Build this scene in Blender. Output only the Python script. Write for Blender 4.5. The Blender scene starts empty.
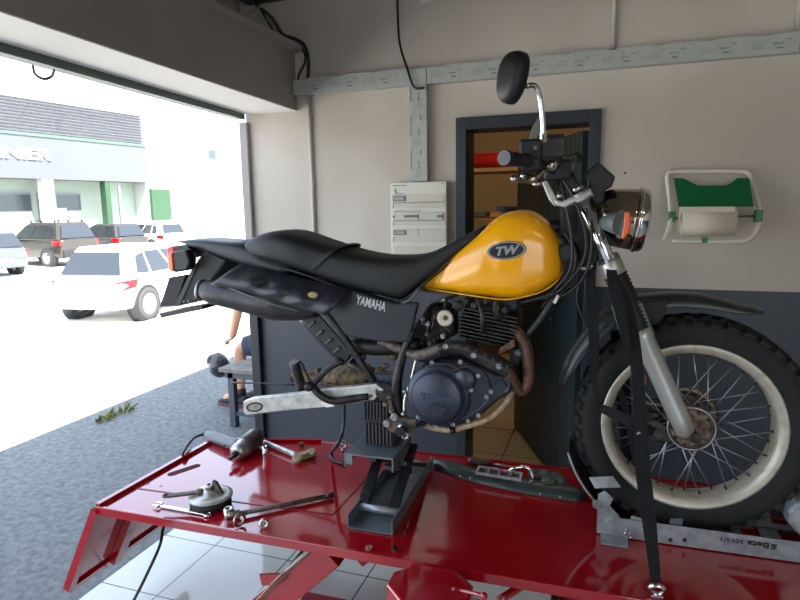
import bpy, math, random
from mathutils import Vector as Vec, Matrix, noise
random.seed(7)
SC = bpy.context.scene
COL = SC.collection
PI = math.pi
# ---------------------------------------------------------------- camera
F = 597.0
CAM = Vec((0, 0, 1.62))
ROT = (Matrix.Rotation(math.radians(19.5), 3, 'Z') @ Matrix.Rotation(math.radians(81.0), 3, 'X')
       @ Matrix.Rotation(math.radians(-0.9), 3, 'Z'))
cd = bpy.data.cameras.new('camera'); cam = bpy.data.objects.new('camera', cd); COL.objects.link(cam)
cam.matrix_world = Matrix.Translation(CAM) @ ROT.to_4x4()
cd.sensor_width = 36; cd.lens = F / 800 * 36; cd.clip_start = 0.02; cd.clip_end = 500
SC.camera = cam

def ray(x, y): return ROT @ Vec(((x - 400) / F, -(y - 300) / F, -1))
def plane(x, y, p0, n):
    d = ray(x, y); return CAM + d * ((Vec(p0) - CAM).dot(n) / d.dot(n))
def flo(x, y, z=0.0): return plane(x, y, (0, 0, z), Vec((0, 0, 1)))
def ony(x, y, Y): return plane(x, y, (0, Y, 0), Vec((0, 1, 0)))
WY = 3.05
def wall(x, y, off=0.0): return ony(x, y, WY - off)
HZ = 0.57                                    # top of the lift
O = flo(700, 528, HZ)
TH = math.radians(1.8)
EU = Vec((math.cos(TH), math.sin(TH), 0)); EV = Vec((-math.sin(TH), math.cos(TH), 0)); EZ = Vec((0, 0, 1))
def V(x, y, off=0.0): return plane(x, y, O - EV * off, EV)      # point on a plane parallel to the motorcycle
def S(x, y, off=0.0): return V(x, y, off) + EV * off           # the same, slid back to the middle plane
def L(u, v, w): return O + EU * u + EV * v + EZ * w
def T(x, y, h=0.0): return flo(x, y, HZ + h)

# ---------------------------------------------------------------- materials
def lin(c):
    def f(v):
        v /= 255.0
        return v / 12.92 if v <= 0.04045 else ((v + 0.055) / 1.055) ** 2.4
    return (f(c[0]), f(c[1]), f(c[2]), 1)
MATS = {}
def mat(name, rgb, rough=0.5, metal=0.0, var=0.0, scale=8.0, rgb2=None, bump=0.0, bscale=60.0, coat=0.0, trans=0.0, emit=None, spec=0.5, detail=5.0, lo=0.35, hi=0.65):
    m = bpy.data.materials.new(name); m.use_nodes = True
    nt = m.node_tree; N = nt.nodes; b = N['Principled BSDF']
    b.inputs['Roughness'].default_value = rough; b.inputs['Metallic'].default_value = metal
    b.inputs['Base Color'].default_value = lin(rgb)
    b.inputs['Specular IOR Level'].default_value = spec
    if coat: b.inputs['Coat Weight'].default_value = coat; b.inputs['Coat Roughness'].default_value = 0.08
    if trans: b.inputs['Transmission Weight'].default_value = trans
    if emit: b.inputs['Emission Color'].default_value = lin(rgb); b.inputs['Emission Strength'].default_value = emit
    if var or rgb2 or bump:
        tc = N.new('ShaderNodeNewGeometry')
    if var or rgb2:
        no = N.new('ShaderNodeTexNoise'); no.inputs['Scale'].default_value = scale; no.inputs['Detail'].default_value = detail
        nt.links.new(tc.outputs['Position'], no.inputs['Vector'])
        cr = N.new('ShaderNodeValToRGB'); c1 = lin(rgb)
        c2 = lin(rgb2) if rgb2 else tuple(min(1, c * (1 - var)) for c in c1[:3]) + (1,)
        cr.color_ramp.elements[0].position = lo; cr.color_ramp.elements[1].position = hi
        cr.color_ramp.elements[0].color = c1; cr.color_ramp.elements[1].color = c2
        nt.links.new(no.outputs['Fac'], cr.inputs['Fac']); nt.links.new(cr.outputs['Color'], b.inputs['Base Color'])
    if bump:
        n2 = N.new('ShaderNodeTexNoise'); n2.inputs['Scale'].default_value = bscale; n2.inputs['Detail'].default_value = 4
        nt.links.new(tc.outputs['Position'], n2.inputs['Vector'])
        bp = N.new('ShaderNodeBump'); bp.inputs['Strength'].default_value = bump; bp.inputs['Distance'].default_value = 0.01
        nt.links.new(n2.outputs['Fac'], bp.inputs['Height']); nt.links.new(bp.outputs['Normal'], b.inputs['Normal'])
    MATS[name] = m
    return m

# ---------------------------------------------------------------- mesh builder
def catmull(pts, sub):
    if sub <= 1 or len(pts) < 3: return [Vec(p) for p in pts]
    P = [Vec(p) for p in pts]; out = []
    for i in range(len(P) - 1):
        a = P[i - 1] if i else P[0] * 2 - P[1]; b, c = P[i], P[i + 1]
        d = P[i + 2] if i + 2 < len(P) else P[-1] * 2 - P[-2]
        for k in range(sub):
            t = k / sub
            out.append(0.5 * ((2 * b) + (c - a) * t + (2 * a - 5 * b + 4 * c - d) * t * t + (3 * b - a - 3 * c + d) * t ** 3))
    out.append(P[-1]); return out
def cat1(vals, sub):
    v = catmull([Vec((x, 0, 0)) for x in vals], sub); return [p.x for p in v]
def sp(v, e): return math.copysign(abs(v) ** e, v)

class MB:
    def __init__(s): s.v = []; s.f = []; s.sm = []
    def add(s, vs, fs, smooth=False):
        n = len(s.v); s.v += [Vec(p) for p in vs]
        for f in fs: s.f.append([i + n for i in f]); s.sm.append(smooth)
        return s
    def box(s, c, size, ax=None):
        X, Y, Z = ax or (Vec((1, 0, 0)), Vec((0, 1, 0)), Vec((0, 0, 1)))
        c = Vec(c); a, b, d = size[0] / 2, size[1] / 2, size[2] / 2
        vs = [c + X * (i * a) + Y * (j * b) + Z * (k * d) for i in (-1, 1) for j in (-1, 1) for k in (-1, 1)]
        return s.add(vs, [(0, 1, 3, 2), (4, 6, 7, 5), (0, 4, 5, 1), (2, 3, 7, 6), (0, 2, 6, 4), (1, 5, 7, 3)])
    def wbox(s, x0, x1, y0, y1, z0, z1): return s.box(((x0 + x1) / 2, (y0 + y1) / 2, (z0 + z1) / 2), (abs(x1 - x0), abs(y1 - y0), abs(z1 - z0)))
    def lbox(s, u0, u1, v0, v1, w0, w1): return s.box(L((u0 + u1) / 2, (v0 + v1) / 2, (w0 + w1) / 2), (abs(u1 - u0), abs(v1 - v0), abs(w1 - w0)), (EU, EV, EZ))
    def bar(s, p, q, w, h, side=None):
        p, q = Vec(p), Vec(q); d = (q - p); ln = d.length; d.normalize()
        sd = Vec(side) if side else (EZ if abs(d.z) < 0.95 else Vec((1, 0, 0)))
        a = d.cross(sd).normalized(); b = a.cross(d).normalized()
        return s.box((p + q) / 2, (ln, w, h), (d, a, b))
    def rings(s, R, cap=True, closed=False, smooth=True):
        n = len(R[0]); b0 = len(s.v)
        for r in R: s.v += [Vec(p) for p in r]
        m = len(R)
        for i in range(m if closed else m - 1):
            i2 = (i + 1) % m
            for j in range(n):
                s.f.append([b0 + i * n + j, b0 + i * n + (j + 1) % n, b0 + i2 * n + (j + 1) % n, b0 + i2 * n + j]); s.sm.append(smooth)
        if cap and not closed:
            s.f.append([b0 + j for j in reversed(range(n))]); s.sm.append(False)
            s.f.append([b0 + (m - 1) * n + j for j in range(n)]); s.sm.append(False)
        return s
    def tube(s, pts, r, n=10, sub=4, closed=False, flat=1.0):
        pts = [Vec(p) for p in pts]
        if closed: rs = r if isinstance(r, list) else [r] * len(pts); P = pts
        else:
            P = catmull(pts, sub)
            if isinstance(r, list):
                rs = []
                for i in range(len(P)):
                    t = i / (len(P) - 1) * (len(r) - 1); k = min(int(t), len(r) - 2); rs.append(r[k] + (r[k + 1] - r[k]) * (t - k))
            else: rs = [r] * len(P)
        R = []; a = None
        for i, p in enumerate(P):
            if closed: d = P[(i + 1) % len(P)] - P[i - 1]
            else: d = P[min(i + 1, len(P) - 1)] - P[max(i - 1, 0)]
            if d.length < 1e-9: d = Vec((0, 0, 1))
            d.normalize()
            if a is None:
                a = d.cross(Vec((0, 0, 1)) if abs(d.z) < 0.9 else Vec((0, 1, 0))).normalized()
            else:
                a = (a - d * a.dot(d)); a = a.normalized() if a.length > 1e-6 else d.orthogonal().normalized()
            b = d.cross(a)
            R.append([p + (a * math.cos(2 * PI * k / n) + b * math.sin(2 * PI * k / n) * flat) * rs[i] for k in range(n)])
        return s.rings(R, closed=closed)
    def cyl(s, p, q, r0, r1=None, n=20, smooth=True):
        return s.lathe(p, Vec(q) - Vec(p), [(r0, 0), (r0 if r1 is None else r1, (Vec(q) - Vec(p)).length)], n, smooth)
    def lathe(s, o, axis, prof, n=32, smooth=True, closed=False, cap=True):
        d = Vec(axis).normalized(); a = d.orthogonal().normalized(); b = d.cross(a); o = Vec(o)
        R = [[o + d * z + (a * math.cos(2 * PI * k / n) + b * math.sin(2 * PI * k / n)) * max(r, 1e-4) for k in range(n)] for r, z in prof]
        return s.rings(R, smooth=smooth, closed=closed, cap=cap)
    def torus(s, c, axis, Rr, r, n=40, m=10, flat=1.0):
        return s.lathe(c, axis, [(Rr + r * math.cos(2 * PI * k / m), flat * r * math.sin(2 * PI * k / m)) for k in range(m)], n, closed=True)
    def prism(s, poly, vec, smooth=False):
        P = [Vec(p) for p in poly]; v = Vec(vec); n = len(P)
        return s.add(P + [p + v for p in P], [list(range(n))[::-1], list(range(n, 2 * n))] + [[i, (i + 1) % n, n + (i + 1) % n, n + i] for i in range(n)], smooth)
    def loft(s, st, n=28, p=3.0, sub=3, lat=None, cap=True):
        """stations (top, bottom, half width): superellipse rings"""
        lat = lat or EV
        tops = catmull([a for a, b, c in st], sub); bots = catmull([b for a, b, c in st], sub)
        hw = cat1([c for a, b, c in st], sub) if len(st) > 2 else [c for a, b, c in st]
        R = []
        for t, b, h in zip(tops, bots, hw):
            c = (t + b) / 2; a = (t - b) / 2
            R.append([c + a * sp(math.cos(2 * PI * k / n), 2 / p) + lat * (max(h, .002) * sp(math.sin(2 * PI * k / n), 2 / p)) for k in range(n)])
        return s.rings(R, cap=cap)
    def ball(s, c, r, n=16, m=10, ax=None):
        X, Y, Z = ax or (Vec((1, 0, 0)), Vec((0, 1, 0)), Vec((0, 0, 1)))
        r = (r, r, r) if not isinstance(r, (tuple, list)) else r; c = Vec(c)
        R = []
        for i in range(m + 1):
            t = PI * (i + 0.001) / (m + .002)
            R.append([c + X * (r[0] * math.sin(t) * math.cos(2 * PI * k / n)) + Y * (r[1] * math.sin(t) * math.sin(2 * PI * k / n)) + Z * (r[2] * math.cos(t)) for k in range(n)])
        return s.rings(R)
    def ribbon(s, pts, w, th, wdir, sub=6):
        """flat strap along pts; w list or number is the width along wdir"""
        P = catmull(pts, sub); n = len(P); R = []
        ws = w if isinstance(w, list) else [w, w]
        for i, p in enumerate(P):
            t = i / (n - 1) * (len(ws) - 1); k = min(int(t), len(ws) - 2); ww = ws[k] + (ws[k + 1] - ws[k]) * (t - k)
            d = (P[min(i + 1, n - 1)] - P[max(i - 1, 0)]).normalized(); wd = Vec(wdir); wd = (wd - d * wd.dot(d)).normalized(); nn = d.cross(wd)
            R.append([p + wd * ww / 2 + nn * th / 2, p - wd * ww / 2 + nn * th / 2, p - wd * ww / 2 - nn * th / 2, p + wd * ww / 2 - nn * th / 2])
        return s.rings(R, smooth=False)
    def text(s, body, o, xd, yd, h, th=0.002, align='LEFT', bold=0.0, width=None):
        c = bpy.data.curves.new('t', 'FONT'); c.body = body; c.size = 1.0; c.extrude = 0.5; c.offset = bold; c.align_x = align; c.resolution_u = 3
        ob = bpy.data.objects.new('t', c); me = ob.to_mesh()
        if me is None or not len(me.vertices):
            COL.objects.link(ob); bpy.context.view_layer.update(); me = ob.evaluated_get(bpy.context.evaluated_depsgraph_get()).to_mesh()
        xs = [v.co.x for v in me.vertices]; k = h / 0.7
        kx = k if width is None else width / (max(xs) - min(xs)); x0 = min(xs) if width is not None else 0
        xd = Vec(xd).normalized(); yd = Vec(yd).normalized(); zd = xd.cross(yd)
        s.add([Vec(o) + xd * ((v.co.x - x0) * kx) + yd * (v.co.y * k) + zd * (v.co.z * th) for v in me.vertices], [list(p.vertices) for p in me.polygons])
        bpy.data.objects.remove(ob); return s

ROOTS = {}
def empty(name, loc, rz=0.0):
    o = bpy.data.objects.new(name, None); COL.objects.link(o); o.location = loc; o.rotation_euler = (0, 0, rz)
    o.empty_display_size = 0.1
    ROOTS[o] = (Matrix.Translation(Vec(loc)) @ Matrix.Rotation(rz, 4, 'Z')).inverted()
    return o
def rootof(p):
    while p.parent: p = p.parent
    return p
def build(name, mb, m, parent=None, bevel=0.0, origin=None, seg=2):
    """link the builder as ONE mesh object; world coordinates in, local coordinates of the thing's root out"""
    inv = ROOTS[rootof(parent)] if parent else (Matrix.Translation(-Vec(origin)) if origin else Matrix())
    me = bpy.data.meshes.new(name)
    me.from_pydata([inv @ v for v in mb.v], [], mb.f)
    import bmesh
    bm = bmesh.new(); bm.from_mesh(me)
    bm.faces.ensure_lookup_table()
    for f, sm in zip(bm.faces, mb.sm): f.smooth = sm
    bmesh.ops.recalc_face_normals(bm, faces=bm.faces); bm.to_mesh(me); bm.free()
    ms = m if isinstance(m, list) else [m]
    for q in ms: me.materials.append(MATS[q] if isinstance(q, str) else q)
    o = bpy.data.objects.new(name, me); COL.objects.link(o)
    if parent: o.parent = parent
    else:
        if origin: o.location = Vec(origin)
        ROOTS[o] = inv
    if bevel:
        b = o.modifiers.new('bevel', 'BEVEL'); b.width = bevel; b.segments = seg; b.limit_method = 'ANGLE'; b.angle_limit = math.radians(50)
    return o
def sub(name, parent):
    """an Empty part that carries sub-parts"""
    o = bpy.data.objects.new(name, None); COL.objects.link(o); o.parent = parent; o.empty_display_size = .05; return o
def tag(o, label, cat, group=None):
    o['label'] = label; o['category'] = cat
    if group: o['group'] = group
    return o
def stru(name, mb, m, parent=None, **k):
    o = build(name, mb, m, parent, **k)
    if not parent: o['kind'] = 'structure'
    return o
def copy_tree(o, parent=None):
    c = o.copy(); COL.objects.link(c)
    if parent: c.parent = parent
    else: ROOTS[c] = None
    for ch in [x for x in list(bpy.data.objects) if x.parent == o]: copy_tree(ch, c)
    return c

# ---------------------------------------------------------------- palette
mat('yellow_paint', (246, 170, 10), 0.22, 0, coat=0.6)
mat('black_plastic', (18, 18, 19), 0.5, bump=0.03, bscale=300)
mat('dark_panel', (25, 28, 35), 0.45, bump=0.02, bscale=200)
mat('matt_black', (22, 22, 24), 0.65)
mat('black_metal', (24, 23, 24), 0.42, 0.1, var=0.3, rgb2=(62, 54, 48), scale=40, lo=.5, hi=.8)
mat('seat_vinyl', (27, 27, 26), 0.58, bump=0.12, bscale=500)
mat('dirty_black', (30, 29, 30), 0.6, 0.0, rgb2=(78, 68, 58), scale=30, lo=.5, hi=.75)
mat('muffler_black', (56, 56, 57), 0.42, 0.4, rgb2=(46, 45, 46), scale=25)
mat('engine_black', (36, 42, 54), 0.4, 0.25, rgb2=(62, 62, 64), scale=22, lo=.5, hi=.8)
mat('engine_grey', (70, 66, 62), 0.5, 0.5, rgb2=(34, 32, 31), scale=60)
mat('fin_metal', (84, 80, 74), 0.5, 0.5, rgb2=(48, 46, 44), scale=70)
mat('rusty_pipe', (118, 84, 66), 0.6, 0.4, rgb2=(70, 54, 46), scale=50)
mat('tan_paint', (196, 172, 138), 0.5, 0.1, rgb2=(150, 128, 100), scale=40)
mat('aluminium', (196, 194, 188), 0.38, 0.55, rgb2=(158, 156, 150), scale=30)
mat('fork_alu', (188, 188, 184), 0.36, 0.5)
mat('chrome', (225, 225, 225), 0.08, 1.0)
mat('worn_chrome', (190, 186, 176), 0.22, 1.0, rgb2=(120, 110, 96), scale=60, lo=.5, hi=.75)
mat('steel', (170, 170, 172), 0.35, 0.9, var=.2, scale=80)
mat('dark_steel', (74, 68, 64), 0.45, 0.8, rgb2=(46, 40, 36), scale=50)
mat('rust_hub', (138, 126, 114), 0.55, 0.5, rgb2=(92, 66, 52), scale=70)
mat('muddy', (134, 112, 88), 0.9, 0, rgb2=(64, 54, 46), scale=45, bump=.3, bscale=90)
mat('tyre_rubber', (21, 21, 21), 0.85, 0, rgb2=(30, 30, 29), scale=20, bump=.05, bscale=200)
mat('rim_paint', (186, 180, 164), 0.42, 0.35, rgb2=(150, 138, 116), scale=35, lo=.52, hi=.8)
mat('orange_lens', (235, 84, 12), 0.25, coat=.5)
mat('red_lens', (200, 16, 20), 0.2, coat=.5)
mat('grey_plastic', (92, 98, 96), 0.45)
mat('fender_plastic', (44, 50, 48), 0.34, 0, rgb2=(34, 39, 38), scale=20)
mat('badge_grey', (168, 168, 172), 0.3, 0.4)
mat('logo_silver', (186, 186, 182), 0.4, 0.1)
mat('letter_navy', (66, 76, 96), 0.4, 0.2)
mat('white_paint', (226, 222, 212), 0.5)
mat('lift_red', (160, 10, 22), 0.1, 0, coat=0.9, bump=0, rgb2=(150, 6, 20), scale=5)
mat('lift_dark_red', (120, 6, 16), 0.3)
mat('zinc', (168, 172, 174), 0.42, 0.5, rgb2=(140, 144, 148), scale=30)
mat('grey_steel_paint', (112, 122, 128), 0.38, 0.3, rgb2=(96, 104, 110), scale=20)
mat('webbing', (11, 11, 14), 0.95, bump=.2, bscale=700)
mat('rubber_block', (58, 56, 58), 0.7)
mat('black_rubber', (22, 22, 24), 0.6)
mat('decal_black', (20, 20, 22), 0.6)
mat('frame_navy', (34, 39, 46), 0.42)
mat('door_dark', (44, 60, 64), 0.35)
mat('green_plastic', (14, 104, 60), 0.4)
mat('cream_metal', (214, 208, 192), 0.45)
mat('paper_white', (222, 208, 186), 0.9, bump=.1, bscale=120)
mat('duct_grey', (172, 174, 166), 0.5, rgb2=(162, 165, 158), scale=40)
mat('pipe_white', (188, 182, 174), 0.5)
mat('print_grey', (104, 108, 108), 0.7)
mat('smudge_grey', (158, 163, 158), 0.7)
mat('cable_black', (20, 20, 22), 0.5)
mat('wood_tan', (176, 142, 98), 0.7, rgb2=(150, 118, 78), scale=6)
mat('bench_wood', (128, 120, 112), 0.7, rgb2=(100, 94, 88), scale=20)
mat('red_roll', (168, 26, 18), 0.3)
mat('card_orange', (206, 146, 60), 0.7)
mat('skin', (214, 158, 124), 0.55)
mat('shorts_blue', (56, 62, 82), 0.85)
mat('shirt_white', (232, 236, 240), 0.85)
mat('shoe_dark', (52, 52, 62), 0.7)
mat('sole_red', (120, 62, 54), 0.7)
mat('hair_dark', (40, 30, 24), 0.8)
mat('leaf_green', (92, 120, 60), 0.7, rgb2=(150, 140, 80), scale=30)
# ================================================================ SETTING
def wall_material():
    m = bpy.data.materials.new('workshop_wall'); m.use_nodes = True; nt = m.node_tree; N = nt.nodes; b = N['Principled BSDF']
    g = N.new('ShaderNodeNewGeometry'); sx = N.new('ShaderNodeSeparateXYZ'); nt.links.new(g.outputs['Position'], sx.inputs[0])
    st = N.new('ShaderNodeMath'); st.operation = 'LESS_THAN'; st.inputs[1].default_value = 1.213; nt.links.new(sx.outputs['Z'], st.inputs[0])
    no = N.new('ShaderNodeTexNoise'); no.inputs['Scale'].default_value = 1.7; no.inputs['Detail'].default_value = 6; nt.links.new(g.outputs['Position'], no.inputs['Vector'])
    cr = N.new('ShaderNodeValToRGB'); cr.color_ramp.elements[0].color = lin((194, 185, 172)); cr.color_ramp.elements[1].color = lin((184, 174, 161))
    cr.color_ramp.elements[0].position = .4; cr.color_ramp.elements[1].position = .6
    nt.links.new(no.outputs['Fac'], cr.inputs['Fac'])
    mx = N.new('ShaderNodeMix'); mx.data_type = 'RGBA'; mx.inputs[7].default_value = lin((45, 51, 59))
    nt.links.new(st.outputs[0], mx.inputs[0]); nt.links.new(cr.outputs[0], mx.inputs[6]); nt.links.new(mx.outputs[2], b.inputs['Base Color'])
    mr = N.new('ShaderNodeMath'); mr.operation = 'MULTIPLY_ADD'; mr.inputs[1].default_value = -.3; mr.inputs[2].default_value = .75
    nt.links.new(st.outputs[0], mr.inputs[0]); nt.links.new(mr.outputs[0], b.inputs['Roughness'])
    n2 = N.new('ShaderNodeTexNoise'); n2.inputs['Scale'].default_value = 120; nt.links.new(g.outputs['Position'], n2.inputs['Vector'])
    bp = N.new('ShaderNodeBump'); bp.inputs['Strength'].default_value = .12; bp.inputs['Distance'].default_value = .004
    nt.links.new(n2.outputs['Fac'], bp.inputs['Height']); nt.links.new(bp.outputs['Normal'], b.inputs['Normal'])
    MATS['wall'] = m
wall_material()
def tile_material(name, tx, ty, ox, oy, c, grout, rough):
    m = bpy.data.materials.new(name); m.use_nodes = True; nt = m.node_tree; N = nt.nodes; b = N['Principled BSDF']
    g = N.new('ShaderNodeNewGeometry'); sx = N.new('ShaderNodeSeparateXYZ'); nt.links.new(g.outputs['Position'], sx.inputs[0])
    mk = []
    for ax, t, o in (('X', tx, ox), ('Y', ty, oy)):
        a = N.new('ShaderNodeMath'); a.operation = 'SUBTRACT'; a.inputs[1].default_value = o; nt.links.new(sx.outputs[ax], a.inputs[0])
        d = N.new('ShaderNodeMath'); d.operation = 'DIVIDE'; d.inputs[1].default_value = t; nt.links.new(a.outputs[0], d.inputs[0])
        f = N.new('ShaderNodeMath'); f.operation = 'FRACT'; nt.links.new(d.outputs[0], f.inputs[0])
        l = N.new('ShaderNodeMath'); l.operation = 'LESS_THAN'; l.inputs[1].default_value = .006 / t; nt.links.new(f.outputs[0], l.inputs[0]); mk.append(l)
    mx = N.new('ShaderNodeMath'); mx.operation = 'MAXIMUM'; nt.links.new(mk[0].outputs[0], mx.inputs[0]); nt.links.new(mk[1].outputs[0], mx.inputs[1])
    no = N.new('ShaderNodeTexNoise'); no.inputs['Scale'].default_value = 3; no.inputs['Detail'].default_value = 8; nt.links.new(g.outputs['Position'], no.inputs['Vector'])
    cr = N.new('ShaderNodeValToRGB'); cr.color_ramp.elements[0].color = lin(c); cr.color_ramp.elements[1].color = lin(tuple(v * .9 for v in c))
    nt.links.new(no.outputs['Fac'], cr.inputs['Fac'])
    mi = N.new('ShaderNodeMix'); mi.data_type = 'RGBA'; mi.inputs[7].default_value = lin(grout)
    nt.links.new(mx.outputs[0], mi.inputs[0]); nt.links.new(cr.outputs[0], mi.inputs[6]); nt.links.new(mi.outputs[2], b.inputs['Base Color'])
    b.inputs['Roughness'].default_value = rough
    MATS[name] = m
tile_material('floor_tile', .40, .40, -1.765, 2.222, (206, 208, 200), (70, 68, 64), .07)
tile_material('back_tile', .45, .45, -.615, 3.7, (196, 184, 160), (70, 66, 60), .25)
mat('asphalt', (118, 122, 122), 0.95, 0, rgb2=(92, 95, 96), scale=26, bump=.5, bscale=90, detail=14, lo=.35, hi=.65)
mat('yard_concrete', (214, 210, 202), .95, 0, rgb2=(196, 192, 184), scale=1.2, bump=.2, bscale=60)
mat('ceiling_paint', (120, 114, 108), .9)
mat('beam_paint', (150, 143, 138), .7, rgb2=(142, 136, 131), scale=2)
mat('light_block_paint', (150, 143, 138), .75)
mat('jamb_paint', (150, 142, 136), .5)
mat('rail_green', (84, 96, 86), .5)
mat('back_room', (196, 176, 146), .9)
mat('dark_panel_wall', (20, 22, 28), .5)
mat('facade_white', (182, 184, 182), .8)
mat('facade_mint', (140, 154, 142), .8)
mat('sign_blue_white', (88, 92, 97), .8)
mat('louvre_grey', (56, 55, 62), .5)
mat('green_stripe', (84, 150, 94), .5)
mat('door_green', (44, 74, 50), .5)
mat('window_frame', (110, 116, 120), .5)
mat('shop_glass', (60, 72, 74), .05, 0, spec=.8)
mat('letter_white', (190, 190, 192), .4)

# floor, ground
f = MB(); f.wbox(-2.06, 4.5, -4, WY, -.12, 0); stru('floor', f, 'floor_tile')
f = MB(); f.wbox(-2.06, 4.5, WY, 6.2, -.12, -.001); stru('floor_back_room', f, 'back_tile')
g = MB(); xs = [(-2.06, 0), (-3.9, -.005), (-6.4, -.5), (-60, -.5)]
for (x0, z0), (x1, z1) in zip(xs[:2], xs[1:3]):
    g.add([(x0, -20, z0 - .001), (x0, 60, z0 - .001), (x1, 60, z1 - .001), (x1, -20, z1 - .001), (x0, -20, z0 - .3), (x0, 60, z0 - .3), (x1, 60, z1 - .3), (x1, -20, z1 - .3)],
          [(0, 1, 2, 3), (4, 5, 6, 7), (0, 1, 5, 4), (2, 3, 7, 6), (0, 3, 7, 4), (1, 2, 6, 5)])
gs = MB(); gs.v = g.v[8:]; gs.f = [[i - 8 for i in q] for q in g.f[6:]]; gs.sm = g.sm[6:]
g.v = g.v[:8]; g.f = g.f[:6]; g.sm = g.sm[:6]
stru('ground_apron', g, 'asphalt'); stru('ground_slope', gs, 'yard_concrete')
f = MB(); f.wbox(-70, -6.4, -20, 90, -.8, -.501); stru('ground_yard', f, 'yard_concrete')

# back wall with the doorway cut out
DX0, DX1, DZ = -.755, -.068, 2.02
CZ = 3.05
w = MB(); w.wbox(-2.0, DX0, WY, WY + .16, 0, CZ); w.wbox(DX1, 4.5, WY, WY + .16, 0, CZ); w.wbox(DX0, DX1, WY, WY + .16, DZ, CZ)
stru('wall_back', w, 'wall')
w = MB(); w.wbox(-2.06, 4.6, -4.1, 6.3, CZ, CZ + .15); w.wbox(-2.5, -2.06, -4.1, 6.3, CZ + .02, CZ + .13); stru('ceiling', w, 'ceiling_paint')
w = MB(); w.wbox(4.5, 4.6, -4.1, 6.3, 0, CZ); stru('wall_right', w, 'wall')
w = MB(); w.wbox(-2.0, .6, -4.1, -4, 0, CZ); w.wbox(3.8, 4.5, -4.1, -4, 0, CZ); w.wbox(.6, 3.8, -4.1, -4, 2.3, CZ); stru('wall_front', w, 'wall')
w = MB(); w.wbox(-2.16, -2.02, -4.1, 6.3, 2.44, CZ); w.wbox(-2.16, -2.02, -4.1, -2.6, 0, 2.44); w.wbox(-2.0, -1.9, WY + .16, 6.2, 0, CZ); stru('wall_left', w, 'wall')
w = MB(); w.wbox(-2.02, 4.5, 6.2, 6.3, 0, CZ); w.wbox(2.2, 2.3, WY + .16, 6.2, 0, CZ); stru('wall_back_room', w, 'back_room')
# soffit box over the opening
a0, a1 = Vec((-1.667, WY)), Vec((-1.556, 1.244)); dA = (a1 - a0).normalized()
A2 = a0 + dA * 7; B0 = Vec((-1.985, WY)); dB = Vec((.155, -1.57)).normalized(); B2 = B0 + dB * 7
w = MB(); w.prism([(a0.x, a0.y, 2.15), (A2.x, A2.y, 2.15), (B2.x, B2.y, 2.15), (B0.x, B0.y, 2.15)], (0, 0, .33)); stru('lintel', w, 'beam_paint', bevel=.004)
w = MB(); w.prism([(a0.x - .002, a0.y, 2.149), (A2.x - .002, A2.y, 2.149), (B2.x, B2.y, 2.149), (B0.x, B0.y, 2.149)], (0, 0, -.004)); stru('soffit_lit_panel', w, mat('soffit_lit_white', (244, 240, 232), .8))  # whiter sheet under the beam: light from the sunny ground put into its colour
nB = Vec((dB.y, -dB.x)) * .05
w = MB(); w.prism([(B0.x, B0.y - .03, 2.115), (B2.x, B2.y, 2.115), (B2.x + nB.x, B2.y + nB.y, 2.115), (B0.x + nB.x, B0.y - .03 + nB.y, 2.115)], (0, 0, .05)); stru('trim_1', w, 'rail_green')
w = MB(); w.wbox(-2.16, -1.6, -4.0, WY, 2.45, 2.475); w.wbox(-2.16, -1.3, -4.05, -3.95, 0, CZ); stru('light_block_slab', w, 'light_block_paint')  # unseen slab added to stop light leaking in past the lintel
w = MB(); w.wbox(-2.03, -1.978, WY - .03, WY + .15, 1.213, 2.10); stru('trim_2', w, 'jamb_paint', bevel=.004)
w = MB(); w.wbox(-2.03, -1.970, WY - .035, WY + .15, 0, 1.213); stru('trim_3', w, 'dark_panel_wall', bevel=.004)

# doorway frame, inner reveal, open leaf
w = MB()
fw = .048
w.wbox(DX0 - .005, DX0 + fw, WY - .025, WY + .17, 0, DZ + .03); w.wbox(DX1 - fw, DX1 + .005, WY - .025, WY + .17, 0, DZ + .03)
w.wbox(DX0 + fw, DX1 - fw, WY - .025, WY + .17, DZ - .03, DZ + .03)
stru('door_frame', w, 'frame_navy', bevel=.003)
hx, hy = DX1 - fw - .004, WY + .17
tip = flo(516, 424, 0); ang = math.atan2(tip.y - hy, tip.x - hx)
LW = 1.1
dd = Vec((math.cos(ang), math.sin(ang), 0)); nn = Vec((-dd.y, dd.x, 0))
w = MB(); o = Vec((hx, hy, 0))
for k in range(37):
    t0 = k / 37 * LW
    w.box(o + dd * (t0 + LW / 74 - .001) + nn * (.02 if k % 2 else .021) + EZ * (1.0), (LW / 37 + .0005, .04 if k % 2 else .034, 1.95), (dd, nn, EZ))
dl = stru('door_1', w, 'door_dark')
w = MB(); h0 = o + dd * (LW - .06) + nn * .04 + EZ * 1.0
w.box(h0 + nn * .003, (.04, .006, .2), (dd, nn, EZ)); w.tube([h0, h0 + nn * .05, h0 + nn * .05 - dd * .1], .009, sub=3)
build('door_handle', w, 'steel', dl)

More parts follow.
